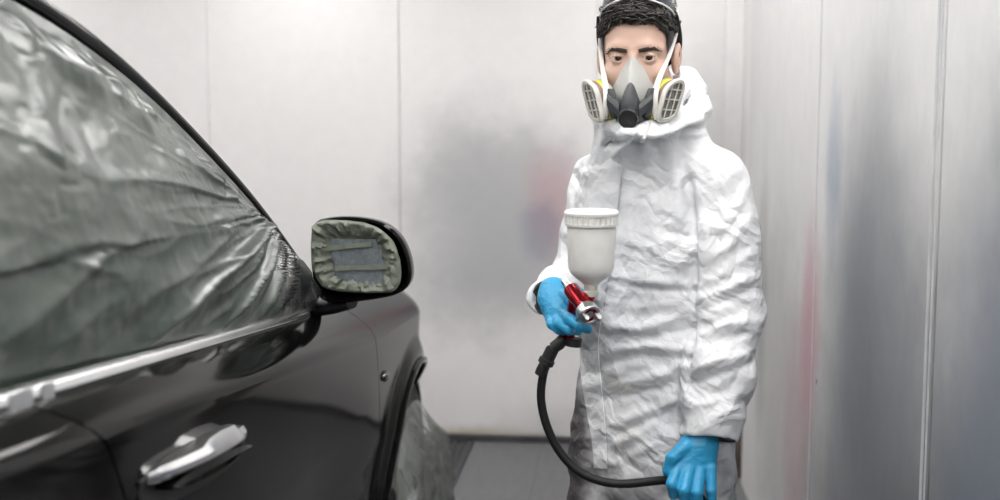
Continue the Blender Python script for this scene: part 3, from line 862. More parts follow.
# ---- head
EYE = P(633, 57, 2.27)
HY = math.radians(8)
hx = np.array([math.cos(HY), -math.sin(HY), 0]); hb = np.array([math.sin(HY), math.cos(HY), 0])
# a slight forward tilt of the head
TILT = math.radians(4)
hz_ = np.array([0, 0, 1.0]); hb2 = hb*math.cos(TILT)+hz_*math.sin(TILT); hz2 = np.cross(hx, hb2)
HO = EYE+hb2*.083
def H(p):
    p = np.asarray(p, float).reshape(-1, 3); return HO+p[:, :1]*hx+p[:, 1:2]*hb2+p[:, 2:3]*hz2
def H1(*p): return H(p)[0]
EYX = .0315
def head_sdf(p):
    ax = np.abs(p[:, 0]); q = p.copy(); q[:, 0] = ax
    d = d_ell(p, (0, .022, .040), (.0685, .096, .078))
    d = smin(d, d_ell(p, (0, -.020, -.020), (.0635, .066, .090)), .03)
    d = smin(d, d_ell(p, (0, -.022, .045), (.064, .062, .045)), .03)
    d = smin(d, d_ell(p, (0, -.040, -.082), (.042, .044, .036)), .03)      # jaw and chin
    d = smin(d, chain(q, [(.055, .012, -.05), (.045, -.02, -.085), (.012, -.062, -.108)], [.014, .016, .016]), .025)
    d = smin(d, d_ell(q, (.043, -.052, -.033), (.022, .024, .020)), .02)   # cheekbones
    d = smin(d, chain(q, [(.006, -.079, .020), (.030, -.079, .022), (.050, -.064, .014)], [.009, .0105, .008]), .014)
    d = smax(d, -d_ell(q, (EYX, -.094, -.001), (.0185, .017, .0125)), .010)
    n = chain(p, [(0, -.083, .012), (0, -.094, -.010), (0, -.108, -.034)], [.0075, .0085, .0105])
    n = smin(n, d_ell(q, (.010, -.095, -.038), (.009, .012, .008)), .008)
    d = smin(d, n, .010)
    lips = np.minimum(d_ell(p, (0, -.084, -.064), (.024, .012, .006)), d_ell(p, (0, -.083, -.073), (.021, .012, .007)))
    d = smin(d, lips, .006)
    # eyelids: a thin shell round each eyeball with an almond opening
    e = np.linalg.norm(q-np.array([EYX, -.0725, -.001]), axis=1)-.0152
    slot = d_ell(q, (EYX+.0005, -.092, -.0028), (.0150, .020, .0049))
    lid = smax(e, -slot, .0015)
    d = smin(smax(d, -(e+.0002), .002), lid, .003)
    # ears
    er = d_ell(q-np.array([0, 0, 0]), (.078, .014, -.006), (.010, .020, .031))
    er = smin(er, d_ell(q, (.083, .022, .006), (.006, .016, .022)), .008)
    er = smax(er, -d_ell(q, (.090, .010, -.002), (.006, .009, .016)), .004)
    d = smin(d, er, .006)
    d = smin(d, d_cap(p, (0, .020, -.06), (0, .045, -.20), .054, .060), .03)
    return d
hv, hf = surface_nets(head_sdf, (-.10, -.13, -.20), (.10, .13, .135), .0021)
hv = relax(hv, hf, 1, .4)
head_w = H(hv)
# the rest of the body as one surface with the neck: slim figure inside the clothes
def body_sdf(p):
    d = chain(p, [T(0, .02, 1.50), T(0, 0, 1.36), T(0, 0, 1.12), T(0, 0, .98)], [.055, .105, .10, .115], .05)
    for s, e, w in ((SHL, ELL, WRL), (SHR, ELR, WRR)):
        d = smin(d, chain(p, [s, e, w], [.045, .034, .017]), .03)
    for sx in (-1, 1):
        d = smin(d, chain(p, [T(sx*.085, 0, .93), T(sx*.09, .01, .50), T(sx*.09, -.02, .10), T(sx*.09, .08, .05)], [.082, .055, .04, .035]), .04)
    # neck and head
    d = smin(d, d_cap(p, HO+np.array([0, .045, -.15]), T(0, .01, 1.42), .055, .06), .03)
    q = p-HO; loc = np.stack([q @ hx, q @ hb2, q @ hz2], 1)
    near = (np.abs(loc) < .3).all(1)
    if near.any(): d[near] = smin(d[near], head_sdf(loc[near]), .01)
    return d
def body_mesh():
    # coarse below the chin, fine on the head: one surface, stitched by overlap of the same field
    v, f = surface_nets(body_sdf, (-.30, 2.02, .0), (.42, 2.72, 1.83), .012)
    return v, f
bv, bf = surface_nets(body_sdf, (-.24, 2.05, .02), (.40, 2.68, 1.55), .010)
# head block on its own fine grid, cut at the same height
def clip_faces(v, f, keep): return [tuple(q) for q in f if keep[q].all()]
zc_ = HO[2]-.145
fine_v, fine_f = surface_nets(body_sdf, HO-np.array([.13, .15, .20]), HO+np.array([.13, .15, .15]), .0022)
fk = clip_faces(fine_v, fine_f, fine_v[:, 2] > zc_)
ck = clip_faces(bv, bf, bv[:, 2] < zc_+.006)
allv = np.concatenate([fine_v, bv]); allf = fk+[tuple(i+len(fine_v) for i in q) for q in ck]
body = make('body', allv, allf, M['skin'], man, angle=180)

for sx in (-1, 1):
    b = MB(); c = H1(sx*EYX, -.0725, -.001)
    g = (CP-c); g = g/np.linalg.norm(g)
    prof = [(-.0126*math.cos(a), .0126*math.sin(a)) for a in np.linspace(.02, math.pi*.80, 18)]
    b.lathe(c, g, prof, 28, 0, caps=False)
    b.lathe(c, g, [(.0126*math.cos(a)+.0003, .0126*math.sin(a)) for a in np.linspace(.50, .02, 8)], 28, 1)
    b.build('eye', [M['eyewhite'], M['iris']], body, angle=60)
    # eyebrow: a fan of short hairs on a low ridge
    b = MB(); path = []
    arch = [(.0115, -.0955, .0125), (.020, -.0965, .0150), (.031, -.0945, .0170), (.042, -.0880, .0170), (.0525, -.0755, .0120)]
    rr = [.0050, .0058, .0056, .0046, .0020]
    def skin_y(x, z):
        ys_ = np.linspace(-.13, -.03, 200); sd = head_sdf(np.stack([np.full(200, x), ys_, np.full(200, z)], 1)); return float(ys_[int(np.argmax(sd < 0))])
    arch = [(x, skin_y(x, z), z) for x, y, z in arch]
    pts = [H1(sx*x, y+.0008, z) for x, y, z in arch]
    b.tube(pts, rr, 10, flat=(hz2, .42))
    for k in range(70):
        t = random.random()*.97; i = t*4; j = int(i); w = i-j
        p0 = np.array(arch[j])*(1-w)+np.array(arch[j+1])*w; p0 = p0+np.array([0, .001, random.uniform(-.005, .004)])
        p1 = p0+np.array([.007, -.0012+.006*t, .0035-.006*t])
        b.tube([H1(sx*p0[0], p0[1], p0[2]), H1(sx*p1[0], p1[1], p1[2])], [.0006, .0002], 4)
    b.build('eyebrow', M['brow'], body)

# ---- hair
def hairline(x, y):
    """lowest z that hair covers, by position round the head"""
    a = math.atan2(abs(x), -y)              # 0 at the forehead, pi at the nape
    return float(np.interp(a, [0, .35, .62, .80, .98, 1.25, 1.6, 2.0, 2.6, math.pi], [.066, .066, .064, .050, .012, -.012, .006, -.030, -.070, -.085]))
b = MB()
def scalp(th, ph, lift=0):
    d = np.array([math.sin(th)*math.sin(ph), -math.cos(ph)*math.sin(th), math.cos(th)])
    c = np.array([0, .020, .035]); lo, hi = 0, .16
    pts = c+d*np.linspace(.03, .15, 60)[:, None]
    s = head_sdf(pts); i = int(np.argmax(s > 0)); 
    return pts[i]+d*lift, d
base = []
cap = [[None]*49 for _ in range(22)]
for j in range(49):
    ph = 2*math.pi*j/48
    # find theta where the hairline falls
    tmax = 1.0
    for th in np.linspace(.25, 2.3, 60):
        p, d = scalp(th, ph)
        if p[2] < hairline(p[0], p[1]): break
        tmax = th
    for i in range(22):
        th = .01+tmax*i/21; p, d = scalp(th, ph)
        top = max(0, min(1, (p[2]-.02)/.07)); fr = max(0, -p[1]/.08)
        lift = (.0015+.012*top**1.5+.005*top*fr)*(1 if i < 20 else .35)
        lift += .004*top*mnoise.noise(Vector(p*60))
        cap[i][j] = H1(*(p+d*lift)); base.append((p, d, top, fr, tmax-th))
b.grid(cap)
hair = b.build('hair', M['hair'], body, orient=None, angle=180)
b = MB()
random.seed(11)
for (p, d, top, fr, rem) in base:
    for rep in range(4 if top > .25 else 2):
        if abs(p[0]) > .05 and p[2] < .045: continue
        q = p+np.array([random.uniform(-.006, .006) for _ in range(3)])
        if q[2] < hairline(q[0], q[1])-(.003 if top > .25 else -.002): continue
        ln = (.011+.027*top)*random.uniform(.7, 1.2)
        side = np.cross(d, (0, 0, 1.0)); side = side/(np.linalg.norm(side)+1e-6)
        dirn = np.array([random.uniform(-.5, .5), -.55 if top > .3 else .25, .25 if top > .3 else -.9])
        dirn = dirn-d*(dirn @ d); dirn /= np.linalg.norm(dirn)+1e-6
        curl = random.uniform(-1, 1)*min(1, top*2)
        pts = []; rr = []
        r0 = .0026 if top > .25 else .0012
        for k in range(6):
            t = k/5
            out = (.0008+.006*top)+(.012*top**1.3+.0002)*math.sin(t*2.4)-(.0015*t if top < .3 else 0)
            pts.append(H1(*(q+d*out+dirn*ln*t+side*curl*.008*math.sin(t*3.1)*top))); rr.append(r0*(1-.8*t**1.5))
        b.tube(pts, rr, 5)
b.build('locks', M['hair'], hair, angle=180)

# ---- coverall
TAB = np.array([[.60, .165, .120], [.70, .172, .126], [.80, .175, .132], [.92, .175, .135], [1.00, .173, .133], [1.08, .172, .132], [1.12, .171, .132],
                [1.20, .178, .135], [1.30, .184, .133], [1.38, .182, .125], [1.43, .165, .122], [1.465, .125, .116], [1.50, .088, .104], [1.535, .076, .092], [1.60, .08, .085]])
def coverall_sdf(p):
    q = p-np.array([PX0[0], PX0[1], 0]); lx = q @ EX; lf = q @ EFR; z = p[:, 2]
    a = np.interp(z, TAB[:, 0], TAB[:, 1]); bb = np.interp(z, TAB[:, 0], TAB[:, 2])
    off = np.interp(z, [.9, 1.2, 1.4, 1.5, 1.55], [0, .005, .0, .015, .035]); lxo = np.interp(z, [1.2, 1.45, 1.55], [0, -.006, -.012])
    k = np.sqrt(((lx-lxo)/a)**2+((lf-off)/bb)**2)
    d = (k-1)*np.minimum(a, bb)*.9
    d = np.maximum(d, z-1.545); d = smax(d, .70-z, .05)
    for sx in (-1, 1):
        d = smin(d, chain(p, [T(sx*.085, .0, .82), T(sx*.092, .01, .50), T(sx*.095, -.01, .17)], [.108, .100, .085]), .04)
    # sleeves, each cut square at the cuff and hollow inside it
    for pts, rs, e, w, ri in (([SHL+np.array([-.01, .01, .0]), SHL*.55+ELL*.45, ELL, ELL*.5+WRL*.5, WRL+(WRL-ELL)*.1], [.076, .075, .075, .073, .058], ELL, WRL, .046),
                              ([SHR, SHR*.5+ELR*.5, ELR, ELR*.45+WRR*.55, WRR+(WRR-ELR)*.1], [.062, .060, .062, .054, .042], ELR, WRR, .031)):
        ax = (w-e)/np.linalg.norm(w-e)
        sl = chain(p, pts, rs, .02)
        sl = smax(sl, (p-(w+ax*.012)) @ ax, .008)
        sl = smax(sl, -d_cap(p, w-ax*.010, w+ax*.10, ri, ri+.012), .005)
        d = smin(d, sl, .009)
    # hood lying behind the neck, collar crossing under the chin
    c = H1(0, .03, -.10)
    hood = [P(687, 80, 2.43), P(695, 94, 2.41), P(697, 110, 2.37), P(686, 123, 2.31), P(664, 131, 2.25), P(642, 134, 2.215), P(626, 131, 2.225), P(612, 126, 2.27), P(606, 120, 2.34)]
    d = smin(d, chain(p, hood, [.020, .026, .029, .026, .019, .014, .014, .015, .014], .012), .012)
    back = [P(686, 80, 2.43), P(682, 86, 2.52), P(655, 96, 2.57), P(622, 106, 2.55), P(606, 116, 2.46), P(606, 120, 2.36)]
    d = smin(d, chain(p, back, [.024, .040, .055, .048, .030, .018], .02), .03)
    d = smin(d, chain(p, [P(678, 72, 2.40), P(682, 92, 2.35), P(670, 116, 2.28), P(645, 126, 2.235)], [.012, .015, .014, .010], .008), .007)
    for a, c_, r0, r1 in ((P(612, 126, 2.29), P(606, 158, 2.44), .014, .026), (P(628, 131, 2.245), P(624, 165, 2.37), .012, .028), (P(645, 133, 2.24), P(648, 168, 2.345), .012, .028), (P(664, 130, 2.27), P(672, 168, 2.345), .014, .028),
                          (P(686, 126, 2.34), SHL+np.array([-.03, .01, .010]), .028, .060), (P(682, 116, 2.42), SHL+np.array([-.03, .04, .0]), .026, .058), (P(607, 122, 2.38), SHR+np.array([.03, 0, .01]), .02, .045)):
        d = smin(d, d_cap(p, a, c_, r0, r1), .022)
    # room for the head and neck
    d = smax(d, -d_cap(p, c+np.array([0, -.015, -.035]), c+np.array([0, -.01, .12]), .072, .085), .010)
    return d
cv, cf = surface_nets(coverall_sdf, (-.26, 2.08, .06), (.42, 2.70, 1.68), .0054)
cv = relax(cv, cf, 2, .5); cn = normals(cv, cf)
FOLDS = [([(606, 146), (628, 140), (650, 143), (669, 140.5), (691, 131), (704, 126)], -.034, 3.0), ([(606, 139), (628, 133), (650, 136), (669, 133.5), (690, 124)], .006, 4),
    # picture line, height (m), half width (px): creases of the fabric across its front
    ([(602, 279), (640, 287), (692, 292)], -.007, 3.5), ([(600, 272), (640, 279), (690, 285)], .006, 6),
    ([(595, 356), (620, 349), (655, 346), (690, 352)], .010, 5), ([(600, 366), (640, 356), (688, 358)], -.008, 4),
    ([(600, 322), (640, 330), (686, 312)], .007, 6), ([(604, 336), (650, 337), (688, 330)], -.005, 4),
    ([(603, 388), (640, 379), (668, 372), (690, 362)], .008, 5), ([(603, 400), (640, 393), (688, 382)], -.006, 4),
    ([(606, 428), (640, 414), (680, 398)], .008, 6), ([(606, 448), (640, 434), (668, 408)], .006, 5), ([(608, 440), (650, 420), (676, 412)], -.006, 4),
    ([(610, 466), (640, 452), (664, 440)], .005, 5), ([(604, 300), (640, 308), (680, 302)], .004, 5),
    ([(680, 152), (686, 176), (690, 206), (688, 236)], -.010, 4), ([(672, 160), (678, 190), (680, 226)], .008, 6),
    ([(690, 180), (692, 215), (694, 250), (692, 295), (690, 345), (682, 382), (678, 425)], -.016, 3.5), ([(704, 200), (708, 250), (704, 300)], .008, 6),
    ([(700, 336), (728, 324), (756, 318)], .009, 5), ([(702, 346), (730, 338), (756, 330)], -.007, 4),
    ([(690, 374), (716, 362), (748, 354)], .010, 5), ([(688, 384), (716, 376), (744, 366)], -.007, 4),
    ([(684, 398), (700, 404), (720, 400), (740, 392)], .006, 5), ([(700, 300), (724, 290), (756, 276)], .007, 5), ([(700, 312), (726, 300), (758, 288)], -.005, 4),
    ([(706, 262), (730, 244), (752, 214)], .006, 5), ([(712, 236), (732, 214), (748, 186)], .005, 5), ([(716, 280), (736, 262), (758, 250)], .005, 5),
    ([(640, 178), (652, 214), (650, 262)], .005, 7), ([(628, 150), (622, 180), (618, 230)], -.003, 6), ([(660, 176), (668, 220), (672, 268)], -.004, 6),
    ([(574, 170), (582, 190), (580, 230)], -.008, 5), ([(566, 176), (573, 205), (572, 236)], .007, 5),
    ([(538, 262), (552, 272), (572, 262)], .006, 4), ([(536, 276), (550, 286), (566, 280)], -.005, 4), ([(550, 250), (560, 262), (578, 252)], -.005, 4),
    ([(640, 132), (668, 128), (692, 112)], -.006, 4), ([(690, 84), (698, 100), (694, 116)], -.006, 3), ([(684, 78), (692, 92), (688, 110)], .004, 3)]
u_, v_ = project(cv)
face = np.clip(((CP-cv)/np.linalg.norm(CP-cv, axis=1)[:, None]*cn).sum(1)*2.5, 0, 1)
disp = np.zeros(len(cv))
for pl, amp, w in FOLDS:
    d, s, t = poly_dist(u_, v_, pl)
    env = np.sin(np.pi*np.clip(t*.9+.05, 0, 1))**.6
    disp += face*env*amp*np.exp(-(d/w)**2)
warp = np.stack([nz(cv, 6, 2, (k*7, 3, 1)) for k in range(3)], 1)
def aniso(p, s): return p*np.array(s)

low = cv[:, 2] > 1.46
amp = np.interp(cv[:, 2], [.7, 1.05, 1.2, 1.46, 1.5], [1.0, .9, .45, .35, .4])
def tri(x, half): return np.abs(((x/half+1) % 2)-1)*half
wv = cv+warp*.035
for k, (dr, half, sl) in enumerate((((.35, .3, .9), .045, .20), ((-.55, .2, .8), .052, .18), ((.9, -.3, .35), .060, .12), ((.2, .5, .85), .028, .13), ((-.8, .4, .6), .024, .10))):
    dr = np.array(dr)/np.linalg.norm(dr)
    gate = np.clip((nz(cv, 4+k, 2, (k*5, 2, 7))+.25)*2, .1, 1)
    disp += amp*gate*sl*(tri(wv @ dr+k*.013, half)-half/2)
cv2 = cv+cn*disp[:, None]
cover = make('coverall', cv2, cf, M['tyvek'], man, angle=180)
BVH = BVHTree.FromPolygons([Vector(p) for p in cv2], [tuple(map(int, q)) for q in cf])
def on_suit(u, v, lift=.003):
    d = ray(u, v); d = d/np.linalg.norm(d)
    h = BVH.ray_cast(Vector(CP), Vector(d))
    if h[0] is None: return None
    return np.array(h[0])-d*lift
def patch(lft, rgt, n, m, lift):
    rows = []
    lft = smooth_path([tuple(p) for p in lft], n); rgt = smooth_path([tuple(p) for p in rgt], n)
    for a, c in zip(lft, rgt):
        row = []
        for s in np.linspace(0, 1, m):
            h = on_suit(*(a+(c-a)*s), lift=lift*(1 if 0 < s < 1 else .75))
            row.append(h if h is not None else (row[-1] if row else None))
        if any(r is None for r in row): continue
        rows.append(row)
    b = MB(); b.grid(rows); return b
# the storm flap down the front, hanging free below the waist
b = patch([(600, 168), (596, 200), (592, 250), (588, 300), (579, 342), (580, 372), (586, 410), (592, 440), (594, 468)],
          [(622, 166), (618, 205), (612, 255), (603, 305), (597, 346), (600, 376), (604, 412), (606, 440), (607, 469)], 90, 9, .007)
b.build('storm_flap', M['flap'], cover, solid=.002, orient=(0, -1, 0), angle=180)
# collar flap under the chin
b = patch([(604, 150), (612, 141), (620, 128)], [(611, 158), (628, 147), (640, 132)], 14, 8, .017)
b.build('collar_flap', M['tyvek'], cover, solid=.002, orient=(0, -1, 0), angle=180)
# zip pull cord
b = MB(); b.tube([P(650, 122, 2.16), P(648, 128, 2.16), P(646, 134, 2.155), P(644, 139, 2.155)], [.003, .0025, .0025, .004], 8); b.build('draw_cord', M['white_p'], cover)
# dark inner lining showing in the two cuffs
for w_, e_, r in ((WRL, ELL, .046), (WRR, ELR, .031)):
    ax = (w_-e_)/np.linalg.norm(w_-e_); b = MB()
    b.lathe(w_, ax, [(-.014, r*.5), (-.012, r+.004), (.006, r+.006), (.007, r+.001), (-.008, r-.004), (-.010, r*.5)], 32, caps=True); b.build('cuff_lining', M['cuff'], cover)

# ---- boots
for sx in (-1, 1):
    def boot_sdf(p, sx=sx):
        d = chain(p, [T(sx*.095, -.015, .20), T(sx*.095, -.02, .08), T(sx*.095, .05, .055), T(sx*.10, .15, .045)], [.062, .055, .052, .045], .03)
        return smax(d, .004-p[:, 2], .01)
    c = T(sx*.097, .06, 0); v, f = surface_nets(boot_sdf, c+np.array([-.2, -.2, -.01]), c+np.array([.2, .2, .29]), .007)
    make('boot', relax(v, f, 1), f, M['boot'], man, angle=180)

# ---- respirator (built in the head's own frame)
resp = None
def HB(): return MB()
def hp(u, v, y): # picture point at head depth y (head frame), used as x/z
    return ((u-633)/478.0, y, (57-v)/478.0)
ring = lambda pts: [H1(*p) for p in pts]
b = MB()
rs = []
# upper face piece: rings from the bridge of the nose down to the chin
for (x, y, z, n_, dep) in ((.006, -.103, .003, 0, .03), (.016, -.112, -.014, 0, .045), (.030, -.124, -.036, 0, .075), (.041, -.132, -.060, 0, .10), (.048, -.134, -.085, 0, .11), (.047, -.128, -.108, 0, .105), (.034, -.112, -.128, 0, .09)):
    r = []
    for a in np.linspace(-1, 1, 17):
        # a ridge in the middle, cheeks falling back
        r.append(H1(x*a*1.05, y+dep*.62*abs(a)**1.5, z-.004*(1-abs(a))*0))
    rs.append(r)
b.grid(rs)
resp = b.build('respirator', M['mask'], man, solid=.004, orient=(0, -1, 0), sub=1, angle=60, offset=-1)
# dark centre piece
b = MB(); rs = []
for (x, y, z) in ((.003, -.126, -.048), (.008, -.136, -.056), (.013, -.145, -.070), (.019, -.150, -.090), (.024, -.150, -.108), (.026, -.146, -.124), (.020, -.130, -.136)):
    rs.append([H1(x*math.sin(t), y+.018*(1-math.cos(t)) if abs(t) < 1.6 else y+.03, z) for t in np.linspace(-2.2, 2.2, 17)])
b.rings(rs, closed=True); b.build('front_cover', M['mask_dark'], resp, angle=50)
b = MB()
c = H1(0, -.152, -.119); ax = (-hb2*.96-hz2*.28); ax /= np.linalg.norm(ax)
b.lathe(c, ax, [(-.02, .020), (.006, .0205), (.010, .019), (.0105, .0165), (.008, .016), (.0085, .012), (.010, .002)], 36); b.build('exhalation_valve', M['valve'], resp, angle=30)
for sx in (-1, 1):
    # charcoal shoulder towards the cartridge, with a steel stud
    b = MB(); rs = []
    for t in np.linspace(0, 1, 10):
        p = np.array([.020+.026*t, -.140+.012*t, -.104+.022*t]); hgt = .017-.003*t
        rs.append([H1(sx*(p[0]+dx), p[1]+dy, p[2]+dz) for dx, dy, dz in ((0, -.006, hgt*.7), (0, -.010, 0), (0, -.006, -hgt), (0, .02, -hgt), (0, .02, hgt))])
    b.rings(rs); b.rings([[H1(sx*(x+dx), y+dy, z) for dx, dy in ((-w, 0), (0, -.006), (w, 0), (w, .012), (-w, .012))] for x, y, z, w in ((.030, -.126, -.120, .009), (.035, -.130, -.100, .010), (.037, -.128, -.078, .008), (.041, -.120, -.062, .006))])
    b.build('side_arm', M['mask_dark'], resp, angle=40, bevel=.001)
    b = MB(); c = H1(sx*.036, -.1365, -.086); b.lathe(c, -hb2, [(-.004, .0042), (.001, .0042), (.003, .003), (.0035, .001)], 16); b.build('stud', M['stud'], resp)
    # white yoke strap from behind the ear, over the cheek, round the cartridge mount
    b = MB()
    yk = [(.080, .004, .048), (.0765, -.016, .022), (.067, -.050, -.012), (.055, -.084, -.034), (.049, -.112, -.056), (.0465, -.124, -.082), (.046, -.124, -.104), (.052, -.116, -.124)]
    if sx < 0: yk = [(.080, .000, .040), (.0765, -.020, .012), (.067, -.054, -.020), (.057, -.086, -.040), (.050, -.112, -.060), (.0465, -.124, -.084), (.046, -.124, -.104), (.053, -.114, -.122)]
    pth = smooth_path(yk, 26); wd = np.interp(np.linspace(0, 1, 26), [0, .35, .55, .8, 1], [.0035, .0050, .0062, .0070, .0050])
    b.tube([H1(sx*p[0], p[1]-.004, p[2]) for p in pth], wd, 10, flat=(hx, .45)); b.build('yoke_strap', M['white_p'], resp)
    # cartridge: rounded trapezoid box facing outwards and forwards
    yaw_c = math.radians(52)
    cc = np.array([.073, -.101, -.086])
    nrm = np.array([math.sin(yaw_c), -math.cos(yaw_c), -.12]); nrm /= np.linalg.norm(nrm)
    ux = np.cross(nrm, (0, 0, 1.0)); ux = -ux/np.linalg.norm(ux); uz = np.cross(ux, nrm); uz = uz/np.linalg.norm(uz)
    if uz[2] < 0: uz = -uz
    if ux[0] < 0: ux = -ux
    # outline in the plate's own axes (a: outwards, c: up)
    out0 = [(-.025, .018), (-.012, .036), (.008, .047), (.022, .046), (.027, .036), (.026, -.018), (.020, -.034), (-.004, -.046), (-.020, -.050), (-.026, -.040)]
    cr_, sr_ = math.cos(.26), math.sin(.26)
    oc = resample([(a_*cr_+c_*sr_, -a_*sr_+c_*cr_) for a_, c_ in out0], 40)
    def rc(k, h, oc=oc): return [H1(*(np.array([sx, 1, 1])*(cc+ux*p[0]*k+uz*p[1]*k+nrm*h))) for p in oc]
    b = MB()
    b.rings([rc(.80, -.034), rc(.90, -.030), rc(.90, -.024)], m=0); b.rings([rc(.95, -.024), rc(.95, -.014)], m=1)
    b.rings([rc(.95, -.014), rc(.95, -.009)], m=2); b.rings([rc(.93, -.009), rc(.93, .0)], m=3); b.rings([rc(.95, .0), rc(.96, .004)], m=0)
    ct = b.build('cartridge', [M['cart'], M['green'], M['yellow'], M['brownband']], resp, angle=40)
    b = MB()
    b.rings([rc(.97, .003), rc(1.03, .0045), rc(1.03, .010), rc(.98, .012), rc(.84, .012), rc(.82, .008)], cap0=False, cap1=False)
    def bar(a0, c0, a1, c1, w=.0016):
        p0, p1 = (np.array([sx, 1, 1])*(cc+ux*(a*cr_+c*sr_)+uz*(-a*sr_+c*cr_)+nrm*.009) for a, c in ((a0, c0), (a1, c1)))
        b.tube([H1(*p0), H1(*p1)], w, 6)
    bar(-.008, .036, -.008, -.042); bar(.009, .042, .009, -.036)
    for c0 in (.022, .002, -.019): bar(-.022, c0-.004, .024, c0+.004)
    b.build('retainer', M['cart'], resp, angle=40)
    b = MB(); b.rings([rc(.86, .004), rc(.86, .007)]); b.build('filter_grille', M['grill'], resp, angle=40)

# ---- goggles pushed up on the hair
gog = None
def gp(x, y, z): return H1(x, y, z)
b = MB()
band = [(-.081, .028, .066), (-.079, -.012, .084), (-.068, -.050, .100), (-.046, -.072, .108), (-.020, -.078, .117), (.0, -.074, .128), (.020, -.078, .117), (.046, -.072, .108), (.068, -.050, .100), (.079, -.012, .084), (.081, .028, .066)]
pth = smooth_path(band, 60)
b.tube([gp(*p) for p in pth], .0021, 8)
top = smooth_path([(x*.93, y+.030, z+.038) for x, y, z in band], 60)
b.tube([gp(*p) for p in top], .0021, 8)
for s in (0, 59): b.tube([gp(*pth[s]), gp(*top[s])], .003, 8)
gog = b.build('goggles', M['white_p'], man)
for sx in (-1, 1):
    rows = []
    for t in np.linspace(.08, .485, 16):
        i = int(t*59); i = i if sx < 0 else 59-i
        a, c = np.array(pth[i]), np.array(top[i]); rows.append([gp(*(a+(c-a)*s+np.array([0, -.010, .006])*math.sin(math.pi*s))) for s in np.linspace(.03, .97, 9)])
    b = MB(); b.grid(rows); b.build('lens', M['lens'], gog, solid=.0015, orient=(0, -1, .5))
    b = MB(); b.frame_box(gp(sx*.081, -.002, .080), hx*.003, hb2*.008, hz2*.005); b.build('hinge', M['yellow'], gog, bevel=.002)
    b = MB(); b.tube([gp(sx*x, y, z) for x, y, z in smooth_path([(.079, -.016, .084), (.083, .005, .066), (.086, .020, .044), (.086, .032, .020), (.080, .050, .0)], 16)], .0055, 10, flat=(hx, .4)); b.build('temple_arm', M['strap'], gog)
b = MB(); b.tube([gp(*p) for p in smooth_path([(.084, .03, .03), (.078, .08, .03), (.045, .118, .03), (0, .128, .03), (-.045, .118, .03), (-.078, .08, .03), (-.084, .03, .03)], 40)], .009, 8, flat=(hz2, .25)); b.build('strap', M['strap'], gog)

# ---- hands in blue gloves
def hand(name, chains, lo, hi, h=.0024, blend=.0035, pk=.012):
    palm, fingers = chains
    def f(p):
        d = None
        for pts, rs in palm:
            e = chain(p, pts, rs, .004); d = e if d is None else smin(d, e, pk)
        for pts, rs in fingers:
            d = smin(d, chain(p, pts, rs, .003), blend)
        return d
    v, q = surface_nets(f, lo, hi, h); v = relax(v, q, 1, .5); n = normals(v, q)
    w = nz(v*np.array([.7, .7, 1.6]), 45, 2)
    v = v+n*(.0008*(rdg(w, .14)-.3))[:, None]
    o = make(name, v, q, M['glove'], man, angle=180); return o
# his left hand (picture right), hanging, closed round the hose: back of the hand to the viewer
def L_(u, v, y): return P(u, v, y)
palm = [([L_(700, 428, 2.215), L_(698, 448, 2.205), L_(692, 466, 2.195)], [.030, .031, .030]), ([L_(706, 444, 2.205), L_(704, 468, 2.195)], [.026, .024]),
        ([L_(690, 446, 2.20), L_(681, 468, 2.185)], [.024, .023])]
fing = [([L_(678, 468, 2.175), L_(672, 484, 2.150), L_(674, 494, 2.165), L_(682, 492, 2.20)], [.0135, .0120, .0110, .0095]),
        ([L_(689, 470, 2.172), L_(684, 490, 2.142), L_(685, 504, 2.155), L_(690, 500, 2.20)], [.0135, .0125, .0115, .0100]),
        ([L_(700, 471, 2.175), L_(697, 492, 2.150), L_(697, 510, 2.160), L_(700, 510, 2.20)], [.0130, .0120, .0112, .0098]),
        ([L_(711, 468, 2.180), L_(711, 490, 2.165), L_(712, 508, 2.170), L_(712, 510, 2.20)], [.0115, .0108, .0100, .0088]),
        ([L_(686, 446, 2.185), L_(672, 458, 2.170), L_(668, 470, 2.172), L_(669, 478, 2.185)], [.0150, .0125, .0110, .0095])]
hand('glove', (palm, fing), L_(690, 450, 2.19)-np.array([.11, .12, .16]), L_(690, 450, 2.19)+np.array([.11, .12, .09]))
# his right hand round the gun's handle
palm = [([P(553, 291, 2.265), P(558, 302, 2.235), P(563, 312, 2.20)], [.030, .031, .026]), ([P(550, 300, 2.25), P(557, 318, 2.20)], [.026, .022]),
        ([P(560, 290, 2.25), P(570, 300, 2.205)], [.022, .021])]
fing = [([P(566, 296, 2.205), P(575, 303, 2.165), P(583, 313, 2.135), P(584, 322, 2.13)], [.0140, .0125, .0112, .0092]),
        ([P(560, 309, 2.20), P(570, 319, 2.150), P(580, 326, 2.125), P(588, 329, 2.130)], [.0140, .0125, .0112, .0092]),
        ([P(555, 314, 2.20), P(560, 324, 2.160), P(569, 330, 2.148), P(578, 331, 2.170)], [.0130, .0115, .0105, .0092]),
        ([P(550, 315, 2.21), P(552, 324, 2.175), P(559, 330, 2.165), P(568, 332, 2.18)], [.0120, .0105, .0095, .0085]),
        ([P(563, 287, 2.245), P(573, 289, 2.215), P(581, 295, 2.195), P(588, 304, 2.185)], [.0150, .0130, .0115, .0095])]
hand('glove', (palm, fing), P(560, 308, 2.2)-np.array([.12, .14, .10]), P(560, 308, 2.2)+np.array([.12, .14, .10]))

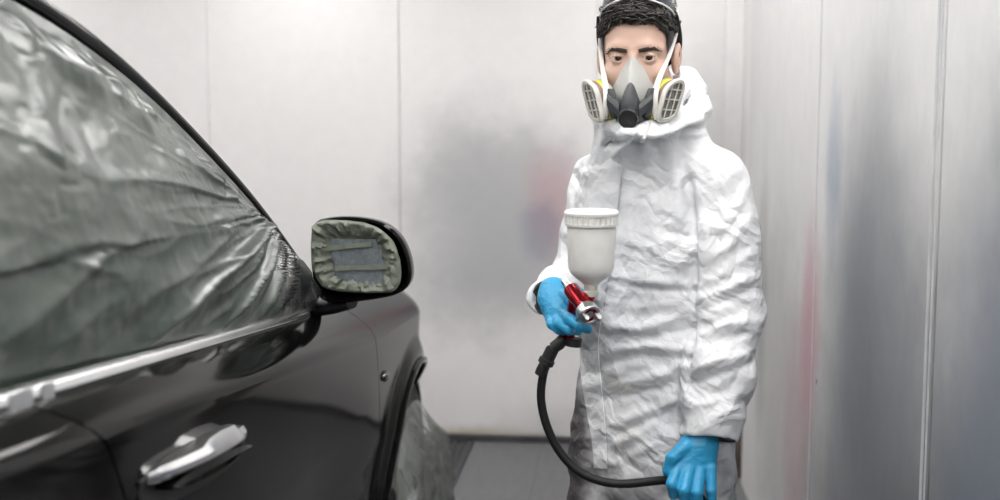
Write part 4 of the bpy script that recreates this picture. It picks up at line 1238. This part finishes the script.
# ================================================================== SPRAY GUN AND HOSE
M['red'] = mat('red anodised metal', (.34, .012, .02), .22, metal=.75)
M['steel'] = mat('polished steel', (.78, .78, .78), .30, metal=1.0)
M['cup'] = None
def cup_mat():
    m, nt, b = new_mat('milky plastic cup')
    b.inputs['Base Color'].default_value = (.70, .70, .66, 1); b.inputs['Roughness'].default_value = .35
    b.inputs['Subsurface Weight'].default_value = .25; b.inputs['Subsurface Radius'].default_value = (.01, .01, .01)
    g = N(nt, 'ShaderNodeTexCoord'); n = N(nt, 'ShaderNodeTexNoise'); n.inputs['Scale'].default_value = 18; n.inputs['Detail'].default_value = 6
    nt.links.new(g.outputs['Object'], n.inputs['Vector'])
    r = N(nt, 'ShaderNodeValToRGB'); nt.links.new(n.outputs[0], r.inputs[0])
    r.color_ramp.elements[0].position = .3; r.color_ramp.elements[0].color = (.74, .735, .70, 1); r.color_ramp.elements[1].position = .62; r.color_ramp.elements[1].color = (.86, .855, .82, 1)
    nt.links.new(r.outputs[0], b.inputs['Base Color'])
    return m
M['cup'] = cup_mat()
M['hose'] = mat('black rubber hose', (.009, .009, .009), .5, noise=.2, nscale=40, spec=.3)
GY = 2.13
gun = empty('spray_gun', tuple(P(580, 330, GY)), 'red gravity feed paint spray gun with milky white cup held in blue glove', 'spray gun')
nose = P(591, 317, 2.085); rear = P(570, 288, 2.165)
ga = (nose-rear)/np.linalg.norm(nose-rear)
b = MB()
b.lathe(rear, ga, [(.0, .010), (.006, .0155), (.03, .0165), (.05, .0145), (.075, .0145), (.095, .0155)], 28)
# handle, running down through the fist
hd = [P(575, 300, 2.15), P(573, 314, 2.168), P(570, 328, 2.180), P(568, 336, 2.186)]
b.tube(hd, [.0135, .0135, .0130, .0135], 16, flat=(RT, 1.5))
# neck that carries the cup
b.tube([P(582, 309, 2.125), P(585, 303, 2.128), P(588, 297, GY), P(590, 293, GY)], [.0120, .0135, .0140, .0130], 24)
gbod = b.build('gun_body', M['red'], gun, angle=35)
b = MB(); b.lathe(nose-ga*.022, ga, [(-.008, .0150), (-.004, .0200), (.000, .0218), (.016, .0218), (.018, .0205), (.0185, .016), (.015, .015), (.016, .006)], 40)
for s in (-1, 1):
    w = np.cross(ga, (0, 0, 1.0)); w /= np.linalg.norm(w); c = nose+w*s*.013
    b.rings([[c+ga*h+w*dx+np.cross(ga, w)*dy for dx, dy in ((-k, -k*1.2), (k, -k*1.2), (k, k*1.2), (-k, k*1.2))] for h, k in ((-.004, .0055), (.008, .0045), (.012, .0025))])
b.build('air_cap', M['steel'], gun, angle=30)
b = MB(); b.lathe(rear, -ga, [(-.004, .011), (.004, .011), (.005, .008), (.010, .0085), (.024, .0085), (.026, .006)], 20)
b.lathe(P(565, 283, 2.175), -ga+np.array([-.2, 0, .2]), [(-.012, .006), (.006, .006), (.008, .004)], 16); b.build('adjuster_knob', M['steel'], gun, angle=30)
b = MB(); tr = [P(582, 301, 2.108), P(581, 312, 2.112), P(577, 322, 2.128), P(573, 330, 2.15)]
b.tube(tr, [.0045, .005, .005, .0045], 10, flat=(RT, 1.4)); b.build('trigger', M['steel'], gun)
# cup
cb = P(591, 283, GY); ct_ = P(591, 214, GY); up = np.array([.0, -.03, 1.0]); up /= np.linalg.norm(up)
hh = (ct_-cb)[2]
b = MB(); rad = .0475
b.lathe(cb, up, [(-.018, .012), (-.004, .0135), (.002, .019), (.012, .032), (.020, .040), (.030, .0440), (.05, .0455), (hh-.01, .0475), (hh-.01, .043), (.03, .040), (.012, .024)], 56, caps=True)
cup = b.build('cup', M['cup'], gun, angle=40)
b = MB(); pr = []
n = 120; c = cb+up*(hh-.022); u0 = RT; w0 = np.cross(up, u0); w0 /= np.linalg.norm(w0); u0 = np.cross(w0, up)
def ringp(h, r, k=0.0): return [c+up*h+(r+(k if (i//2) % 2 else 0))*(u0*math.cos(2*math.pi*i/n)+w0*math.sin(2*math.pi*i/n)) for i in range(n)]
b.rings([ringp(0, .0485), ringp(.001, .0515), ringp(.006, .0520), ringp(.0065, .0500, .0022), ringp(.020, .0500, .0022), ringp(.0205, .0525), ringp(.026, .0530), ringp(.029, .0510), ringp(.030, .046), ringp(.0275, .043), ringp(.030, .036), ringp(.031, .006)])
b.build('lid', M['cup'], cup, angle=35)
b = MB(); b.lathe(cb-up*.026, up, [(0, .0135), (.002, .0150), (.010, .0150), (.012, .0135), (.026, .0140)], 24); b.build('cup_adapter', M['cart'], gun, angle=30)
# fittings under the handle
b = MB()
b.tube([P(574, 338, 2.175), P(573, 346, 2.175)], [.017, .017], 14); b.build('pressure_gauge', M['black'], gun, angle=30)
b = MB(); hb0 = P(562, 338, 2.19)
b.tube([P(566, 336, 2.186), P(559, 344, 2.186), P(553, 348, 2.186)], [.012, .013, .012], 14)
b.build('air_inlet', M['black'], gun, angle=30)

hs_path = [P(553, 348, 2.186), P(547, 360, 2.186), P(542, 378, 2.186), P(540, 398, 2.185), P(544, 420, 2.18), P(554, 445, 2.175), P(570, 466, 2.165), P(590, 479, 2.155), P(615, 485, 2.15), P(640, 483, 2.152), P(660, 480, 2.165), P(676, 480, 2.185), P(692, 486, 2.195), P(706, 500, 2.20),
           np.array([.24, 2.20, .62]), np.array([.30, 2.22, .40]), np.array([.36, 2.30, .16]), np.array([.38, 2.5, .03]), np.array([.35, 3.0, .013]), np.array([.2, 3.6, .013])]
sp = smooth_path([tuple(p) for p in hs_path], 150)
b = MB(); b.tube(sp, .0088, 14)
hose = b.build('air_hose', M['hose'], None, loc=tuple(sp[0]), angle=180)
tag(hose, 'black rubber air hose looping from the spray gun to the other blue glove', 'hose')
b = MB(); d0 = sp[3]-sp[0]; b.lathe(sp[0]+(sp[2]-sp[0])*.3, d0, [(-.004, .009), (0, .0135), (.022, .0135), (.024, .0165), (.034, .0165), (.036, .012), (.050, .0125), (.060, .0115)], 20); b.build('hose_coupling', M['black'], hose, angle=30)
